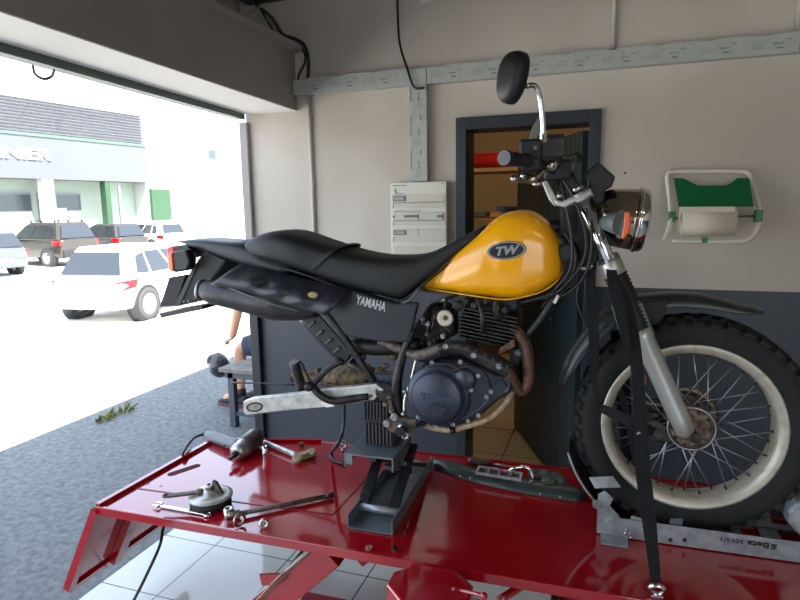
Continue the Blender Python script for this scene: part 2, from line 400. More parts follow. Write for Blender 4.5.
# back-room shelf
sh = empty('storage_shelf', (-.7, 5.1, 0)); tag(sh, 'tan wooden shelving in the room behind the open door', 'shelf')
w = MB()
for z in (.3, .75, 1.2): w.wbox(-1.5, .1, 4.9, 5.35, z, z + .03)
zt = ony(480, 168, 4.9).z
w.wbox(-1.5, .1, 4.9, 5.35, zt - .03, zt)
z2 = ony(480, 218, 4.9).z
w.wbox(-1.5, .1, 4.9, 5.35, z2 - .03, z2)
build('shelf_board', w, 'wood_tan', sh)
for x in (-1.5, .06):
    w = MB(); w.wbox(x, x + .04, 4.9, 4.94, 0, 2.1); w.wbox(x, x + .04, 5.31, 5.35, 0, 2.1); build('upright', w, 'wood_tan', sh)
w = MB(); w.cyl((-1.35, 5.05, zt + .066), (-.42, 5.05, zt + .066), .065, n=24)
rr = build('plastic_tube', w, 'red_roll'); tag(rr, 'glossy red tube lying on the top shelf behind the doorway', 'tube')
w = MB(); w.wbox(-.66, -.05, 5.18, 5.32, zt, zt + .26)
tag(build('cardboard_box', w, 'card_orange', bevel=.004), 'orange cardboard box on the top shelf beside the red tube', 'box')
w = MB(); w.wbox(-1.3, -1.0, 5.0, 5.2, z2 + .004, z2 + .05); tag(build('parts_tray', w, 'grey_plastic', bevel=.006), 'flat grey tray on the lower shelf behind the doorway', 'tray')
w = MB(); w.wbox(-.95, -.7, 4.95, 5.15, z2 + .004, z2 + .04); tag(build('folded_board', w, 'card_orange', bevel=.003), 'small flat brown carton on the lower shelf nearer the door leaf', 'carton')

# ---------------------------------------------------------------- cable duct on the wall
def duct(name, pts, horizontal, label):
    (x0, z0), (x1, z1) = pts
    r = empty(name, (x0, WY, z0)); tag(r, label, 'cable duct', 'grey cable ducts on the wall')
    w = MB(); dpt = .045
    if horizontal:
        w.wbox(x0, x1, WY - dpt, WY - .001, z0, z1)
        build('duct_body', w, 'duct_grey', r, bevel=.002)
        n = int((x1 - x0) / .2); lipm, pr, sm = MB(), MB(), MB()
        for k in range(n):
            xx = x0 + .06 + k * .2
            lipm.wbox(xx + .035, min(xx + .19, x1), WY - dpt - .002, WY - dpt + .006, z1 - .001, z1 + .006)
            zc = (z0 + z1) / 2
            pr.text('legrand', (xx + .052, WY - dpt - .0005, zc + .0), (1, 0, 0), (0, 0, 1), .009, .001)
            pr.wbox(xx + .10, xx + .118, WY - dpt - .001, WY - dpt, zc + .016, zc + .019)
            pr.wbox(xx + .065, xx + .09, WY - dpt - .001, WY - dpt, zc - .018, zc - .013)
            sm.wbox(xx - .025, xx + .02, WY - dpt - .001, WY - dpt, zc - .014, zc + .014)
    else:
        w.wbox(x0, x1, WY - dpt + .003, WY - .001, z0, z1)
        build('duct_body', w, 'duct_grey', r, bevel=.002)
        lipm, pr, sm = MB(), MB(), MB(); n = int((z1 - z0) / .17)
        for k in range(n + 1):
            zz = z0 + .06 + k * .17; 
            lipm.wbox(x0 - .003, x0, WY - dpt, WY - dpt + .008, zz, min(zz + .1, z1 - .01))
            pr.text('legrand', (x0 + .045, WY - dpt + .0025, zz), (0, 0, 1), (-1, 0, 0), .009, .001)
            pr.wbox(x0 + .05, x0 + .055, WY - dpt + .002, WY - dpt + .003, zz + .075, zz + .1)
            sm.wbox(x0 + .02, x0 + .05, WY - dpt + .002, WY - dpt + .003, zz - .045, zz - .01)
    build('cover_lip', lipm, 'duct_grey', r); build('marking_print', pr, 'print_grey', r); build('smudge_print', sm, 'smudge_grey', r)
x430 = wall(421, 100).x
duct('cable_duct', [(-1.662, 2.222), (-.905, 2.300)], True, 'grey printed cable duct section from the beam to the upright duct')
duct('cable_duct', [(-.903, 2.222), (.705, 2.300)], True, 'long grey printed cable duct running above the doorway')
duct('cable_duct', [(.708, 2.222), (2.6, 2.300)], True, 'grey cable duct section at the far right edge of the wall')
duct('cable_duct', [(x430 - .043, 1.742), (x430 + .043, 2.221)], False, 'short upright cable duct dropping to the cream switch panel')
def pipe(pts, r, m, name, label, cat='pipe', group=None, clips=()):
    w = MB(); w.tube(pts, r, n=10, sub=3); o = build(name, w, m, origin=pts[0]); tag(o, label, cat, group)
    if clips:
        w = MB()
        for c in clips: w.box(c, (.026, .02, .012))
        build('pipe_clip', w, m, o)
    return o
px_ = wall(311, 120).x
pipe([(px_, WY - .013, 2.222), (px_, WY - .013, 1.2)], .0105, 'pipe_white', 'conduit_pipe', 'white conduit running down the wall below the cable duct', clips=[(px_, WY - .01, z) for z in (2.1, 1.75, 1.4)])
x2 = wall(614, 20).x; pipe([(x2, WY - .013, 2.308), (x2, WY - .013, CZ)], .0105, 'pipe_white', 'conduit_pipe', 'white conduit rising to the ceiling above the mirror side of the doorway')
x3 = wall(798, 15).x; pipe([(x3, WY - .013, 2.308), (x3, WY - .013, CZ)], .0105, 'pipe_white', 'conduit_pipe', 'white conduit rising from the far right end of the cable duct')
pipe([Vec((wall(397, -30, .03).x, WY - .02, CZ)), wall(397, -20, .02), wall(398, 20, .02), wall(400, 45, .03), wall(407, 68, .055), wall(414, 87, .062), wall(424, 88, .062)], .006, 'cable_black', 'cable', 'black cable curving down the wall to the upright duct', 'cable')
# bundle by the beam
pipe([wall(250, 0, .22), wall(272, 18, .12), wall(282, 34, .08), wall(295, 39, .04), wall(304, 45, .03), wall(308, 58, .03), wall(308, 82, .03)], .009, 'cable_black', 'cable', 'thicker black cable drooping from the ceiling bundle to the duct end', 'cable')
pipe([wall(255, 0, .2), wall(270, 25, .14), wall(277, 36, .1), wall(290, 40, .06), wall(303, 50, .03), wall(305, 62, .03), wall(299, 74, .03), wall(298, 82, .03)], .006, 'cable_black', 'cable', 'thin black cable looping beside the thicker one above the duct end', 'cable')
trm = MB()
for k in range(6): trm.tube([(-1.86 + .03 * (k % 3), WY - .06 - .015 * k, 2.76 + .03 * (k // 2)), (-1.82 + .04 * (k % 2), 1.6, 2.78 + .03 * (k // 2)), (-1.84 + .03 * (k % 3), -3.9, 2.76 + .03 * (k // 2))], .016, n=8)
trm.wbox(-1.93, -1.7, -3.9, WY - .02, 2.72, 2.735)
cb = build('cable_tray', trm, 'cable_black'); tag(cb, 'dark tray of black cables along the ceiling corner over the beam', 'cable tray')
pipe([flo(195, 3, 2.52), flo(215, 12, 2.5), flo(238, 19, 2.5), flo(262, 5, 2.62)], .006, 'jamb_paint', 'cable', 'pale cable sagging over the top of the ceiling beam', 'cable')
pipe([flo(33, 66, 2.1), flo(35, 74, 2.02), flo(44, 79, 2.0), flo(52, 76, 2.02), flo(54, 70, 2.1)], .004, 'cable_black', 'wire_loop', 'small dark wire loop hanging from the door rail of the opening', 'wire')
w = MB(); w.box(wall(426, -1, .015), (.06, .03, .03)); tag(build('ceiling_bracket', w, 'cream_metal', bevel=.002), 'small cream bracket high on the wall right of the hanging cable', 'bracket')

# ---------------------------------------------------------------- switch panel
r = empty('switch_panel', (-.97, WY, 1.4)); tag(r, 'cream switch cabinet with labelled slots mounted beside the doorway', 'panel')
x0, x1, zt = wall(390, 183, .05).x, wall(446.5, 182, .05).x, wall(418, 182, .05).z
w = MB(); w.wbox(x0, x1, WY - .05, WY - .001, 1.12, zt); build('cabinet_body', w, 'cream_metal', r, bevel=.004)
fw_ = x1 - x0; sl, dk, lb = MB(), MB(), MB()
fy = WY - .05
def P(u, v): return x0 + u * fw_, zt - v * .31     # v: 0 top .. 1 = .31 m below
for (u0, u1, v0, v1) in [(.05, .97, .20, .33), (.05, .97, .35, .43), (.05, .97, .50, .63), (.05, .97, .65, .72), (.05, .97, .78, .90), (.05, .97, .92, 1.0), (.05, .97, 1.08, 1.2), (.05, .97, 1.4, 1.55)]:
    a, c = P(u0, v1), P(u1, v0)
    sl.wbox(a[0], c[0], fy - .003, fy, a[1], c[1])
build('slot_cover', sl, mat('cream_slot', (204, 196, 178), .5), r, bevel=.0015)
for (u0, u1, v0, v1) in [(.05, .29, .22, .31), (.05, .29, .80, .88), (.25, .51, .545, .585), (.84, .95, .55, .59), (.05, .08, .55, .59), (.5, .515, .52, .62), (.93, .95, .52, .62), (.09, .10, .10, .16), (.09, .14, .155, .165), (.05, .3, .045, .055), (.93, .955, .03, .05),
                         (.05, .97, .332, .338), (.05, .97, .632, .638), (.05, .06, .35, .43), (.05, .06, .65, .72), (.5, .505, .78, .90), (.05, .06, .92, 1.0), (.08, .55, .475, .483), (.08, .25, .182, .19)]:
    a, c = P(u0, v1), P(u1, v0)
    dk.wbox(a[0], c[0], fy - .0045, fy - .001, a[1], c[1])
build('label_marking', dk, 'print_grey', r)
for (u0, u1, v0, v1) in [(.065, .25, .235, .295), (.065, .25, .815, .865)]:
    a, c = P(u0, v1), P(u1, v0); lb.wbox(a[0], c[0], fy - .006, fy - .002, a[1], c[1])
build('label_plate', lb, mat('sage_label', (150, 162, 150), .5), r)

# ---------------------------------------------------------------- paper dispenser
r = empty('paper_towel_dispenser', tuple(wall(712, 240))); tag(r, 'wall paper dispenser with white tube frame, green hood and paper roll', 'dispenser')
fo = .035
loop = [(664.5, 239.5, .17), (668, 233, .165), (670, 225, .15), (671, 212, .13), (669, 190, .06), (667.5, 178, .03), (669, 173, .025), (674, 171.3, .02), (688, 171.2, .02), (726, 171, .02), (741, 171.3, .02), (748, 173, .025), (752, 180, .03), (756, 196, .07), (760, 215, .12), (759, 226, .15), (754, 235, .165), (747, 240, .17), (738, 241.3, .17), (700, 241.5, .17), (672, 241, .17)]
w = MB(); w.tube([wall(*p) for p in loop], .011, n=10, sub=4); build('tube_frame', w, 'cream_metal', r)
w = MB(); top = [(674, 178), (684, 178.5), (690, 182), (698, 185.5), (726, 185.5), (733, 182), (737, 178), (749, 178)]
lo_ = [(754, 206), (678.5, 206)]
fx = [674, 679, 684, 687, 690, 694, 698, 706, 718, 726, 730, 733, 735, 737, 743, 749]
def ty_(x):
    for (xa, ya), (xb, yb) in zip(top[:-1], top[1:]):
        if xa <= x <= xb: return ya + (yb - ya) * (x - xa) / (xb - xa)
    return 178
ta = [wall(x, ty_(x), .05 + .075 * (ty_(x) - 178) / 28) for x in fx]; ba = [wall(678.5 + (754 - 678.5) * (x - 674) / 75, 206, .125) for x in fx]; n_ = len(fx); dv = Vec((0, -.004, -.003))
w.add(ta + ba + [p + dv for p in ta] + [p + dv for p in ba], [(i, i + 1, n_ + i + 1, n_ + i) for i in range(n_ - 1)] + [(2 * n_ + i, 3 * n_ + i, 3 * n_ + i + 1, 2 * n_ + i + 1) for i in range(n_ - 1)] + [(i, 2 * n_ + i, 2 * n_ + i + 1, i + 1) for i in range(n_ - 1)] + [(n_ + i, n_ + i + 1, 3 * n_ + i + 1, 3 * n_ + i) for i in range(n_ - 1)] + [(0, n_, 3 * n_, 2 * n_), (n_ - 1, 3 * n_ - 1, 4 * n_ - 1, 2 * n_ - 1)])
build('green_hood', w, 'green_plastic', r)
for x, y in ((671.5, 217), (758, 216)): w = MB(); w.box(wall(x, y, .13), (.028, .045, .05)); build('green_clamp', w, 'green_plastic', r, bevel=.004)
w = MB(); w.box(wall(704.5, 240, .17), (.022, .024, .024)); w.box(wall(709, 242, .172), (.03, .014, .01)); build('paper_guide', w, 'green_plastic', r, bevel=.002)
cA, cB = wall(681, 221.5, .115), wall(734.5, 221, .115); w = MB()
w.cyl(cA, cB, .062, n=36); build('paper_roll', w, 'paper_white', r)
w = MB(); w.prism([wall(679.5, 207, .17), wall(681, 207, .17), wall(680, 228, .19), wall(676.5, 236, .2)], (0, .002, 0)); 
w.prism([wall(681, 207, .178), wall(735, 206.5, .178), wall(735, 212, .178), wall(681, 212.5, .178)], (0, .0015, 0)); build('paper_sheet', w, 'paper_white', r)
w = MB(); w.cyl(wall(672, 218, .12), wall(758, 216, .12), .005, n=10); build('axle_rod', w, 'steel', r)
w = MB(); w.ball(wall(625, 173, .001), .005); tag(build('wall_screw', w, 'dark_steel'), 'tiny dark screw in the wall above the headlight', 'screw')

# ================================================================ YARD
FP = Vec((-25, 21.6, 0)); FN = Vec((.9945, -.1045, 0)); FD = Vec((.1045, .9945, 0))
def fac(x, y, off=0.0): return plane(x, y, FP + FN * off, FN)
def fquad(mb, x0, x1, z0, z1, o0, o1):
    """box on the facade from pixel columns x0..x1, heights z0..z1, depth offsets o0..o1"""
    s0 = (fac(x0, 200) - FP).dot(FD); s1 = (fac(x1, 200) - FP).dot(FD)
    return mb.box(FP + FD * ((s0 + s1) / 2) + FN * ((o0 + o1) / 2) + EZ * ((z0 + z1) / 2), (abs(s1 - s0), abs(o1 - o0), z1 - z0), (FD, FN, EZ))
bld = empty('shop_building', (-25, 21.6, -.5)); tag(bld, 'white shop across the yard with a louvred fascia and raised sign letters', 'building')
w = MB(); fquad(w, -260, 150, -.5, 6.9, -6, -1.2); build('wall', w, 'facade_mint', bld)
w = MB(); fquad(w, -260, 150, 3.1, 5.02, -1.2, 0); build('sign_band', w, 'sign_blue_white', bld)
w = MB(); fquad(w, -260, 149, 5.03, 6.75, -1.2, -.16); build('fascia', w, 'facade_white', bld)
w = MB()
for k in range(11): fquad(w, -260, 148.5, 5.14 + k * .145, 5.205 + k * .145, -.16, -.06)
build('louvre', w, 'louvre_grey', bld)
w = MB(); fquad(w, -260, 150, 5.02, 5.12, -1.2, .05); build('green_trim', w, 'green_stripe', bld)
w = MB(); fquad(w, -260, 150, 6.78, 7.5, -3, -.5); build('roof', w, 'facade_white', bld)
for a, c in ((45, 56), (107, 112)):
    w = MB(); fquad(w, a, c, -.5, 3.1, -.45, -.05); build('column', w, 'facade_white' if a < 100 else 'door_green', bld)
for a, c in ((-60, 8), (12, 47), (54, 96)):
    w = MB(); fquad(w, a, c, .2, 2.5, -1.2, -1.12); fr = build('window', w, 'window_frame', bld)
    w = MB(); fquad(w, a + 1.2, c - 1.2, 1.65, 2.4, -1.12, -1.1); build('pane', w, 'shop_glass', fr)
    w = MB(); fquad(w, a + 1.2, c - 1.2, .25, 1.6, -1.12, -1.09); build('lower_panel', w, 'facade_white', fr)
w = MB(); fquad(w, 62, 80, .3, 1.75, -1.09, -1.07); build('poster', w, mat('poster_orange', (236, 190, 150), .7), bld)
w = MB(); fquad(w, 66, 71, 1.7, 2.4, -1.09, -1.07); build('window_sticker', w, 'green_stripe', bld)
w = MB(); fquad(w, 3, 8, 2.1, 2.4, -1.1, -1.05); build('small_sign', w, 'letter_white', bld)
s0 = fac(-2, 155, .0); s1 = fac(50.5, 155, 0)
w = MB(); w.text('INIER', Vec((s0.x, s0.y, 3.97)) + FN * .0, FD, EZ, .5, .12, width=(s1 - s0).length, bold=.03); build('sign_lettering', w, 'letter_white', bld)
for (x, y, x2_, y2_) in ((62, 90, 69, 98),):
    w = MB(); a = fac(x, y, .9); c = fac(x2_, y2_, .3); w.tube([fac(x - 2, y - 2, 0), a], .03); w.ball(a, .12); build('wall_lamp', w, 'facade_white', bld)
# neighbouring white building
nb = empty('white_building', tuple(fac(200, 200))); nb.location.z = -.5; ROOTS[nb] = Matrix.Translation(-nb.location)
tag(nb, 'plain white building beyond the shop with one small dark window', 'building')
w = MB(); fquad(w, 150.5, 330, -.5, 7.2, -5, -.3); build('wall', w, 'facade_white', nb)
w = MB(); fquad(w, 205, 222, 4.7, 5.3, -.3, -.25); fr = build('window', w, 'window_frame', nb)
w = MB(); fquad(w, 215, 221, 4.75, 5.25, -.25, -.23); build('pane', w, 'shop_glass', fr)
w = MB(); fquad(w, 205.5, 214, 4.75, 5.25, -.25, -.23); build('shutter', w, mat('shutter_grey', (180, 178, 164), .7), fr)
w = MB(); fquad(w, 153.5, 172, 1.0, 2.75, -.3, -.1); build('green_door', w, 'door_green', nb)
w = MB(); fquad(w, 118, 120, -.5, 2.9, .0, .1); tag(build('yard_post', w, 'window_frame'), 'thin grey post standing in front of the shop corner', 'post')

# ---------------------------------------------------------------- cars
mat('tyre_grey', (60, 60, 60), .8); mat('rim_light', (190, 190, 190), .4, .5)
mat('car_glass', (40, 44, 48), .12, 0, spec=.8); mat('car_dark', (34, 34, 36), .6)
def car(name, label, rear, heading, Ln, Wd, Ht, paint, wag=0.0, clad=False, bot=.24, ov=.78):
    """rear: world point on the ground at the middle of the rear bumper; heading: unit vector toward the nose"""
    X = Vec((heading[0], heading[1], 0)).normalized(); Y = Vec((-X.y, X.x, 0)); o = Vec((rear[0], rear[1], -.5))
    r = empty(name, tuple(o)); tag(r, label, 'car')
    def Q(x, y, z): return o + X * x + Y * y + EZ * z
    bz = Ht * .60
    w = MB()
    st = [(0.02, bot + .16, .62 * Ht, .80), (.12, bot + .04, bz + .04, .93), (.6, bot, bz + .05, 1.0), (1.6, bot, bz + .03, 1.0), (Ln * .6, bot, bz, 1.0), (Ln - 1.0, bot, bz - .03, .99), (Ln - .35, bot + .02, bz * .86, .94), (Ln - .02, bot + .12, bz * .62, .82)]
    w.loft([(Q(x, 0, zt), Q(x, 0, zb), Wd / 2 * k) for x, zb, zt, k in st], p=7, n=32, lat=Y, sub=4)
    body = build('body', w, paint, r)
    # greenhouse: (x, half width) at belt and roof
    x0, x1, x2, x3 = .10 + .1 * (1 - wag), Ln - 1.35, .55 - .25 * wag + .0, Ln - 2.15
    hb, hr = Wd / 2 * .93, Wd / 2 * .70
    w = MB(); ring = []
    for t in (0, .5, .85, 1.0):
        z = bz + .0 + (Ht - bz) * (t if t < 1 else 1.0); k = min(t, 1.0)
        kk = {0: 0, .5: .5, .85: .86, 1.0: 1.12}[t]
        xa, xb, h = x0 + (x2 - x0) * kk, x1 + (x3 - x1) * kk, hb + (hr - hb) * kk
        ring.append([Q(xa, -h + .08, z), Q(xa + .1, -h, z), Q((xa + xb) / 2, -h - .01, z), Q(xb - .1, -h, z), Q(xb, -h + .08, z), Q(xb + .04, 0, z), Q(xb, h - .08, z), Q(xb - .1, h, z), Q((xa + xb) / 2, h + .01, z), Q(xa + .1, h, z), Q(xa, h - .08, z), Q(xa - .03, 0, z)])
    w.rings(ring, smooth=False); roof = build('cabin', w, paint, r, bevel=.04)
    def cp(side, x, t):     # point on cabin side
        h = hb + (hr - hb) * t; return Q(x, side * (h + .012), bz + (Ht - bz) * t)
    for side in (-1, 1):
        for fx0, fx1 in ((.30, .56), (.60, .95)):
            xs0 = x0 + (x1 - x0) * fx0; xs1 = x0 + (x1 - x0) * fx1; xt0 = x2 + (x3 - x2) * fx0; xt1 = x2 + (x3 - x2) * fx1
            w = MB(); w.prism([cp(side, xs0, .1), cp(side, xs1, .1), cp(side, xs1 + (xt1 - xs1) * .82, .82), cp(side, xs0 + (xt0 - xs0) * .82, .82)], Y * (.006 * side)); build('side_window', w, 'car_glass', r)
        xs0 = x0 + (x1 - x0) * .13; xs1 = x0 + (x1 - x0) * .27; xt0 = x2 + (x3 - x2) * .13; xt1 = x2 + (x3 - x2) * .27
        w = MB(); w.prism([cp(side, xs0, .15), cp(side, xs1, .1), cp(side, xs1 + (xt1 - xs1) * .8, .8), cp(side, xs0 + (xt0 - xs0) * .7, .7)], Y * (.006 * side)); build('quarter_window', w, 'car_glass', r)
        w = MB(); w.box(Q(Ln - 1.75, side * (Wd / 2 + .07), bz + .08), (.12, .18, .13), (X, Y, EZ)); build('wing_mirror', w, paint, r, bevel=.03)
        w = MB()
        for fx in (.42, .7): w.box(Q(x0 + (x1 - x0) * fx, side * (Wd / 2 + .008), bz - .12), (.2, .03, .03), (X, Y, EZ))
        build('door_handle', w, paint, r, bevel=.008)
        w = MB(); w.prism([Q(.06, side * (Wd / 2 * .60), bz - .05), Q(.05, side * (Wd / 2 * .93), bz - .03), Q(.42, side * (Wd / 2 * 1.005), bz - .02), Q(.36, side * (Wd / 2 * 1.005), bz - .17), Q(.05, side * (Wd / 2 * .93), bz - .2), Q(.05, side * (Wd / 2 * .66), bz - .17)], -X * .03 + EZ * .002); build('tail_light', w, 'red_lens', r)
        w = MB(); w.box(Q(Ln - .12, side * Wd * .34, bz * .75), (.2, .34, .13), (X, Y, EZ)); build('headlight', w, 'letter_white', r, bevel=.03)
    for fx0, fx1, xa, xb in ((x0, x2, 0, 0),):
        w = MB(); t0, t1 = .12, .84
        def rp(s, t): return Q(x0 + (x2 - x0) * t - .045, s * (hb + (hr - hb) * t - .1), bz + (Ht - bz) * t)
        w.prism([rp(-1, t0), rp(1, t0), rp(1, t1), rp(-1, t1)], -X * .008); build('rear_window', w, 'car_glass', r)
    def wp(s, t): return Q(x1 + (x3 - x1) * t + .05, s * (hb + (hr - hb) * t - .12), bz + (Ht - bz) * t)
    w = MB(); w.prism([wp(-1, .1), wp(1, .1), wp(1, .85), wp(-1, .85)], X * .008); build('windscreen', w, 'car_glass', r)
    w = MB(); w.box(Q(.03, 0, bot + .2), (.14, Wd * .84, .3), (X, Y, EZ)); build('rear_bumper', w, 'car_dark' if clad else paint, r, bevel=.05)
    w = MB(); w.box(Q(-.05, 0, bot + .3), (.02, .52, .11), (X, Y, EZ)); build('number_plate', w, 'letter_white', r)
    if clad:
        w = MB()
        for s in (-1, 1):
            w.bar(Q(.5, s * hr * .9, Ht + .06), Q(Ln - 2.2, s * hr * .9, Ht + .06), .04, .04)
            for x in (.6, 1.4, Ln - 2.3): w.bar(Q(x, s * hr * .9, Ht - .02), Q(x, s * hr * .9, Ht + .06), .05, .04)
        build('roof_rack', w, 'car_dark', r)
    rw = .335 if Ht > 1.6 else .32
    for x in (ov, Ln - .85):
        for s in (-1, 1):
            c = Q(x, s * (Wd / 2 - .09), rw)
            w = MB(); w.lathe(c - Y * (.115 * s), Y * s, [(rw + .055, 0), (rw + .055, .212), (rw - .02, .212), (rw - .02, 0)], 36, closed=True); build('wheel_arch', w, 'car_dark', r)
            w = MB(); w.lathe(c - Y * (.1 * s), Y * s, [(rw * .62, 0), (rw * .97, 0), (rw, .03), (rw, .19), (rw * .97, .215), (rw * .64, .222), (rw * .62, .2)], 36, closed=True); wh = build('wheel', w, 'tyre_grey', r)
            w = MB(); w.lathe(c - Y * (.05 * s), Y * s, [(rw * .66, 0), (rw * .66, .17), (rw * .58, .172), (rw * .56, .13), (.06, .13), (.05, .16), (0.001, .165)], 30)
            for k in range(7):
                a = 2 * PI * k / 7; e = X * math.cos(a) + EZ * math.sin(a); w.bar(c + Y * (s * .108) + e * .04, c + Y * (s * .112) + e * rw * .6, .03, .03, side=Y)
            build('rim', w, 'rim_light', wh)
    return r
mat('paint_brown_grey', (58, 55, 51), .25, .3, coat=.5); mat('paint_dark_grey', (56, 56, 57), .25, .3, coat=.5)
mat('paint_silver', (88, 92, 100), .25, .3, coat=.5); mat('paint_white', (240, 240, 240), .3, 0, coat=.5); mat('paint_pearl', (226, 230, 228), .3, 0, coat=.5)
PD = Vec((-19.45, 17.45, 0))
def onrow(px, k=0.0): 
    p = plane(px, 255, PD + FN * k, FN); return (p.x, p.y)
HD = (-FN.x, -FN.y)
car('suv', 'brown-grey parked suv with roof rails in front of the shop columns', onrow(82), HD, 4.3, 1.8, 1.68, 'paint_brown_grey', .8, True, .3)
car('hatchback', 'dark grey parked hatchback between the brown-grey suv and a white car', onrow(136, -1.2), HD, 4.0, 1.75, 1.5, 'paint_dark_grey', .6)
car('hatchback', 'white parked hatchback behind the motorcycle tail, next to the dark grey hatchback', onrow(178, -1.6), HD, 4.0, 1.75, 1.48, 'paint_pearl', .6)
car('estate_car', 'silver parked car cut by the left edge of the photograph', onrow(4, 1.2), HD, 4.4, 1.8, 1.5, 'paint_silver', .8)
wc = flo(143, 320, -.5); hd = (-.12, 1.0)
car('hatchback', 'white hatchback standing alone in the bright yard nearest the motorcycle tail', (wc.x - .75 + .1, wc.y - .68), hd, 4.1, 1.66, 1.42, 'paint_white', .3, ov=.66)
# weeds in the joint of the yard
w = MB(); base = flo(106, 419, 0)
for k in range(45):
    a = random.random() * 2 * PI; rr_ = random.random() * .16; p = base + Vec((math.cos(a) * rr_ * .5, (random.random() - .3) * .4, 0)); h = .02 + random.random() * .05
    t = p + Vec((random.uniform(-.05, .05), random.uniform(-.05, .05), h)); q = Vec((random.uniform(-.01, .01), .012, 0))
    w.add([p - q, p + q, t, (p + t) / 2 + q * 1.4], [(0, 1, 3), (0, 3, 2)])
wd = build('weeds', w, 'leaf_green'); tag(wd, 'dry green weeds growing at the edge of the shaded asphalt', 'weeds'); wd['kind'] = 'stuff'
# ================================================================ LIFT
def PU(px, py, off=None, z=None):
    """(u, v, w) of a pixel on the plane v = -off, or at height z above the lift top"""
    p = V(px, py, off) if z is None else flo(px, py, HZ + z)
    d = p - O; return d.dot(EU), d.dot(EV), d.z
lift = empty('motorcycle_lift', tuple(L(-.9, -.04, -HZ)), TH); tag(lift, 'red scissor lift table carrying the motorcycle', 'lift')
VN, VF = -.434, .345
U0 = -2.02
out = [(U0, VN), (.95, VN), (.95, VF), (-1.5, VF - .015), (-1.98, .205)]
w = MB(); w.prism([L(u, v, -.006) for u, v in out], (0, 0, -.004 + 0)); 
# top plate left uncut; the slot is a dark patch, its shade put into the colour
s1, s2 = PU(172, 474, z=0), PU(196, 466, z=0)
w = MB(); w.prism([L(u, v, 0) for u, v in out], (0, 0, -.006)); top = build('table_top', w, 'lift_red', lift)
cut = MB(); a, b = L(s1[0], s1[1], 0), L(s2[0], s2[1], 0); d = (b - a).normalized(); n_ = Vec((-d.y, d.x, 0)); pts = []
for k in range(13): t = PI / 2 + PI * k / 12; pts.append(a + (d * math.cos(t) + n_ * math.sin(t)) * .018)
for k in range(13): t = -PI / 2 + PI * k / 12; pts.append(b + (d * math.cos(t) + n_ * math.sin(t)) * .018)
w = MB(); w.prism([p + EZ * .0006 for p in pts], (0, 0, -.0005)); build('slot_shade', w, mat('slot_shadow', (84, 8, 18), .95), lift)
# raised inspection-hatch seam
h = [PU(140, 489, z=0), PU(333, 515, z=0), PU(360, 481, z=0)]
h = [(U0 + .02, h[0][1]), (h[1][0], h[1][1]), (h[2][0] + .02, .12)]
w = MB()
for (u0, v0), (u1, v1) in zip(h[:2], h[1:]): w.bar(L(u0, v0, .0005), L(u1, v1, .0005), .006, .003)
build('hatch_seam', w, 'lift_dark_red', lift)
for k, (x, y) in enumerate(((135, 481), (148, 484), (161, 486), (152, 478))):
    p = T(x, y); w = MB(); w.cyl(p - EZ * .001, p + EZ * .0008, .006, n=12); build('bolt_hole', w, 'lift_dark_red', lift)
# edge rails
def rail(p, q, w_=.012, h_=.032, up=.004): 
    w = MB(); d = (L(*q, 0) - L(*p, 0)); w.bar(L(*p, up - h_ / 2), L(*q, up - h_ / 2), w_, h_); return w
build('front_edge_rail', rail((U0 - .006, VN), (.95, VN)), 'lift_red', lift, bevel=.002)
w = rail((.95, VF), (-1.5, VF - .015)); build('rear_edge_rail', w, 'lift_red', lift, bevel=.002)
w = rail((-1.5, VF - .015), (-1.98, .205), w_=.018, h_=.044, up=.014); build('corner_edge_rail', w, 'lift_red', lift, bevel=.002)
w = rail((U0, VN), (-1.98, .205), w_=.02, h_=.044, up=.014); build('end_edge_rail', w, 'lift_red', lift, bevel=.002)
# hanging end flap
fl = sub('end_flap', lift)
c = [V(88, 513, .434), V(69, 588, .434)]
nb_ = c[1] - O; nu, nw = nb_.dot(EU), nb_.z
tn, bn = L(U0 - .005, VN, -.01), L(nu, VN, nw); tf, bf = L(U0 + .02, .18, -.01), L(nu + .02, .18, nw)
fn_ = (bn - tn).cross(tf - tn).normalized()
if fn_.dot(EU) < 0: fn_ = -fn_
w = MB(); w.prism([tn, bn, bf, tf], fn_ * .004); build('flap_plate', w, 'lift_red', fl)
w = MB()
w.bar(tn, bn, .03, .03, side=fn_); build('flap_side_bar', w, 'lift_red', fl)
w = MB(); w.bar(bn, bf, .028, .03, side=fn_); build('flap_bottom_bar', w, 'lift_red', fl)
w = MB(); w.bar(tn + (tf - tn) * .34 + fn_ * .02, bn + (bf - bn) * .34 + fn_ * .02, .05, .03, side=fn_); build('flap_rib', w, 'lift_red', fl)
w = MB(); w.bar(tn + (tf - tn) * .36 + fn_ * .012 + (bn - tn) * .55, tf + fn_ * .012 + (bn - tn) * .55, .02, .02, side=fn_); build('flap_stiffener', w, 'lift_red', fl)
# scissor arms, base
def arm(p, q, name='scissor_arm', wv=.05, hh=.1):
    w = MB(); w.bar(p, q, wv, hh, side=EZ); return build(name, w, 'lift_red', lift, bevel=.003)
q1 = PU(285, 590, .33); q0 = PU(332, 551, .33)
slope = (q1[2] - q0[2]) / (q1[0] - q0[0]); wend = -HZ + .1; uend = q0[0] + (wend - q0[2]) / slope
arm(L(q0[0], -.33, q0[2] + .0), L(uend, -.33, wend))
arm(L(q0[0] + .25, .24, q0[2]), L(uend + .25, .24, wend))
arm(L(.2, -.33, -.11), L(-.45, -.33, wend)); arm(L(.2, .24, -.11), L(-.45, .24, wend))
for u in (uend + .02, -.45):
    w = MB(); w.cyl(L(u, -.36, wend), L(u, .27, wend), .022, n=16); build('cross_shaft', w, 'dark_steel', lift)
bq = flo(306, 591, .06) - O; bu0, bv0 = bq.dot(EU), bq.dot(EV)
w = MB(); w.lbox(bu0, .5, bv0 - .10, bv0, -HZ, -HZ + .06); build('base_rail', w, 'lift_red', lift, bevel=.004)
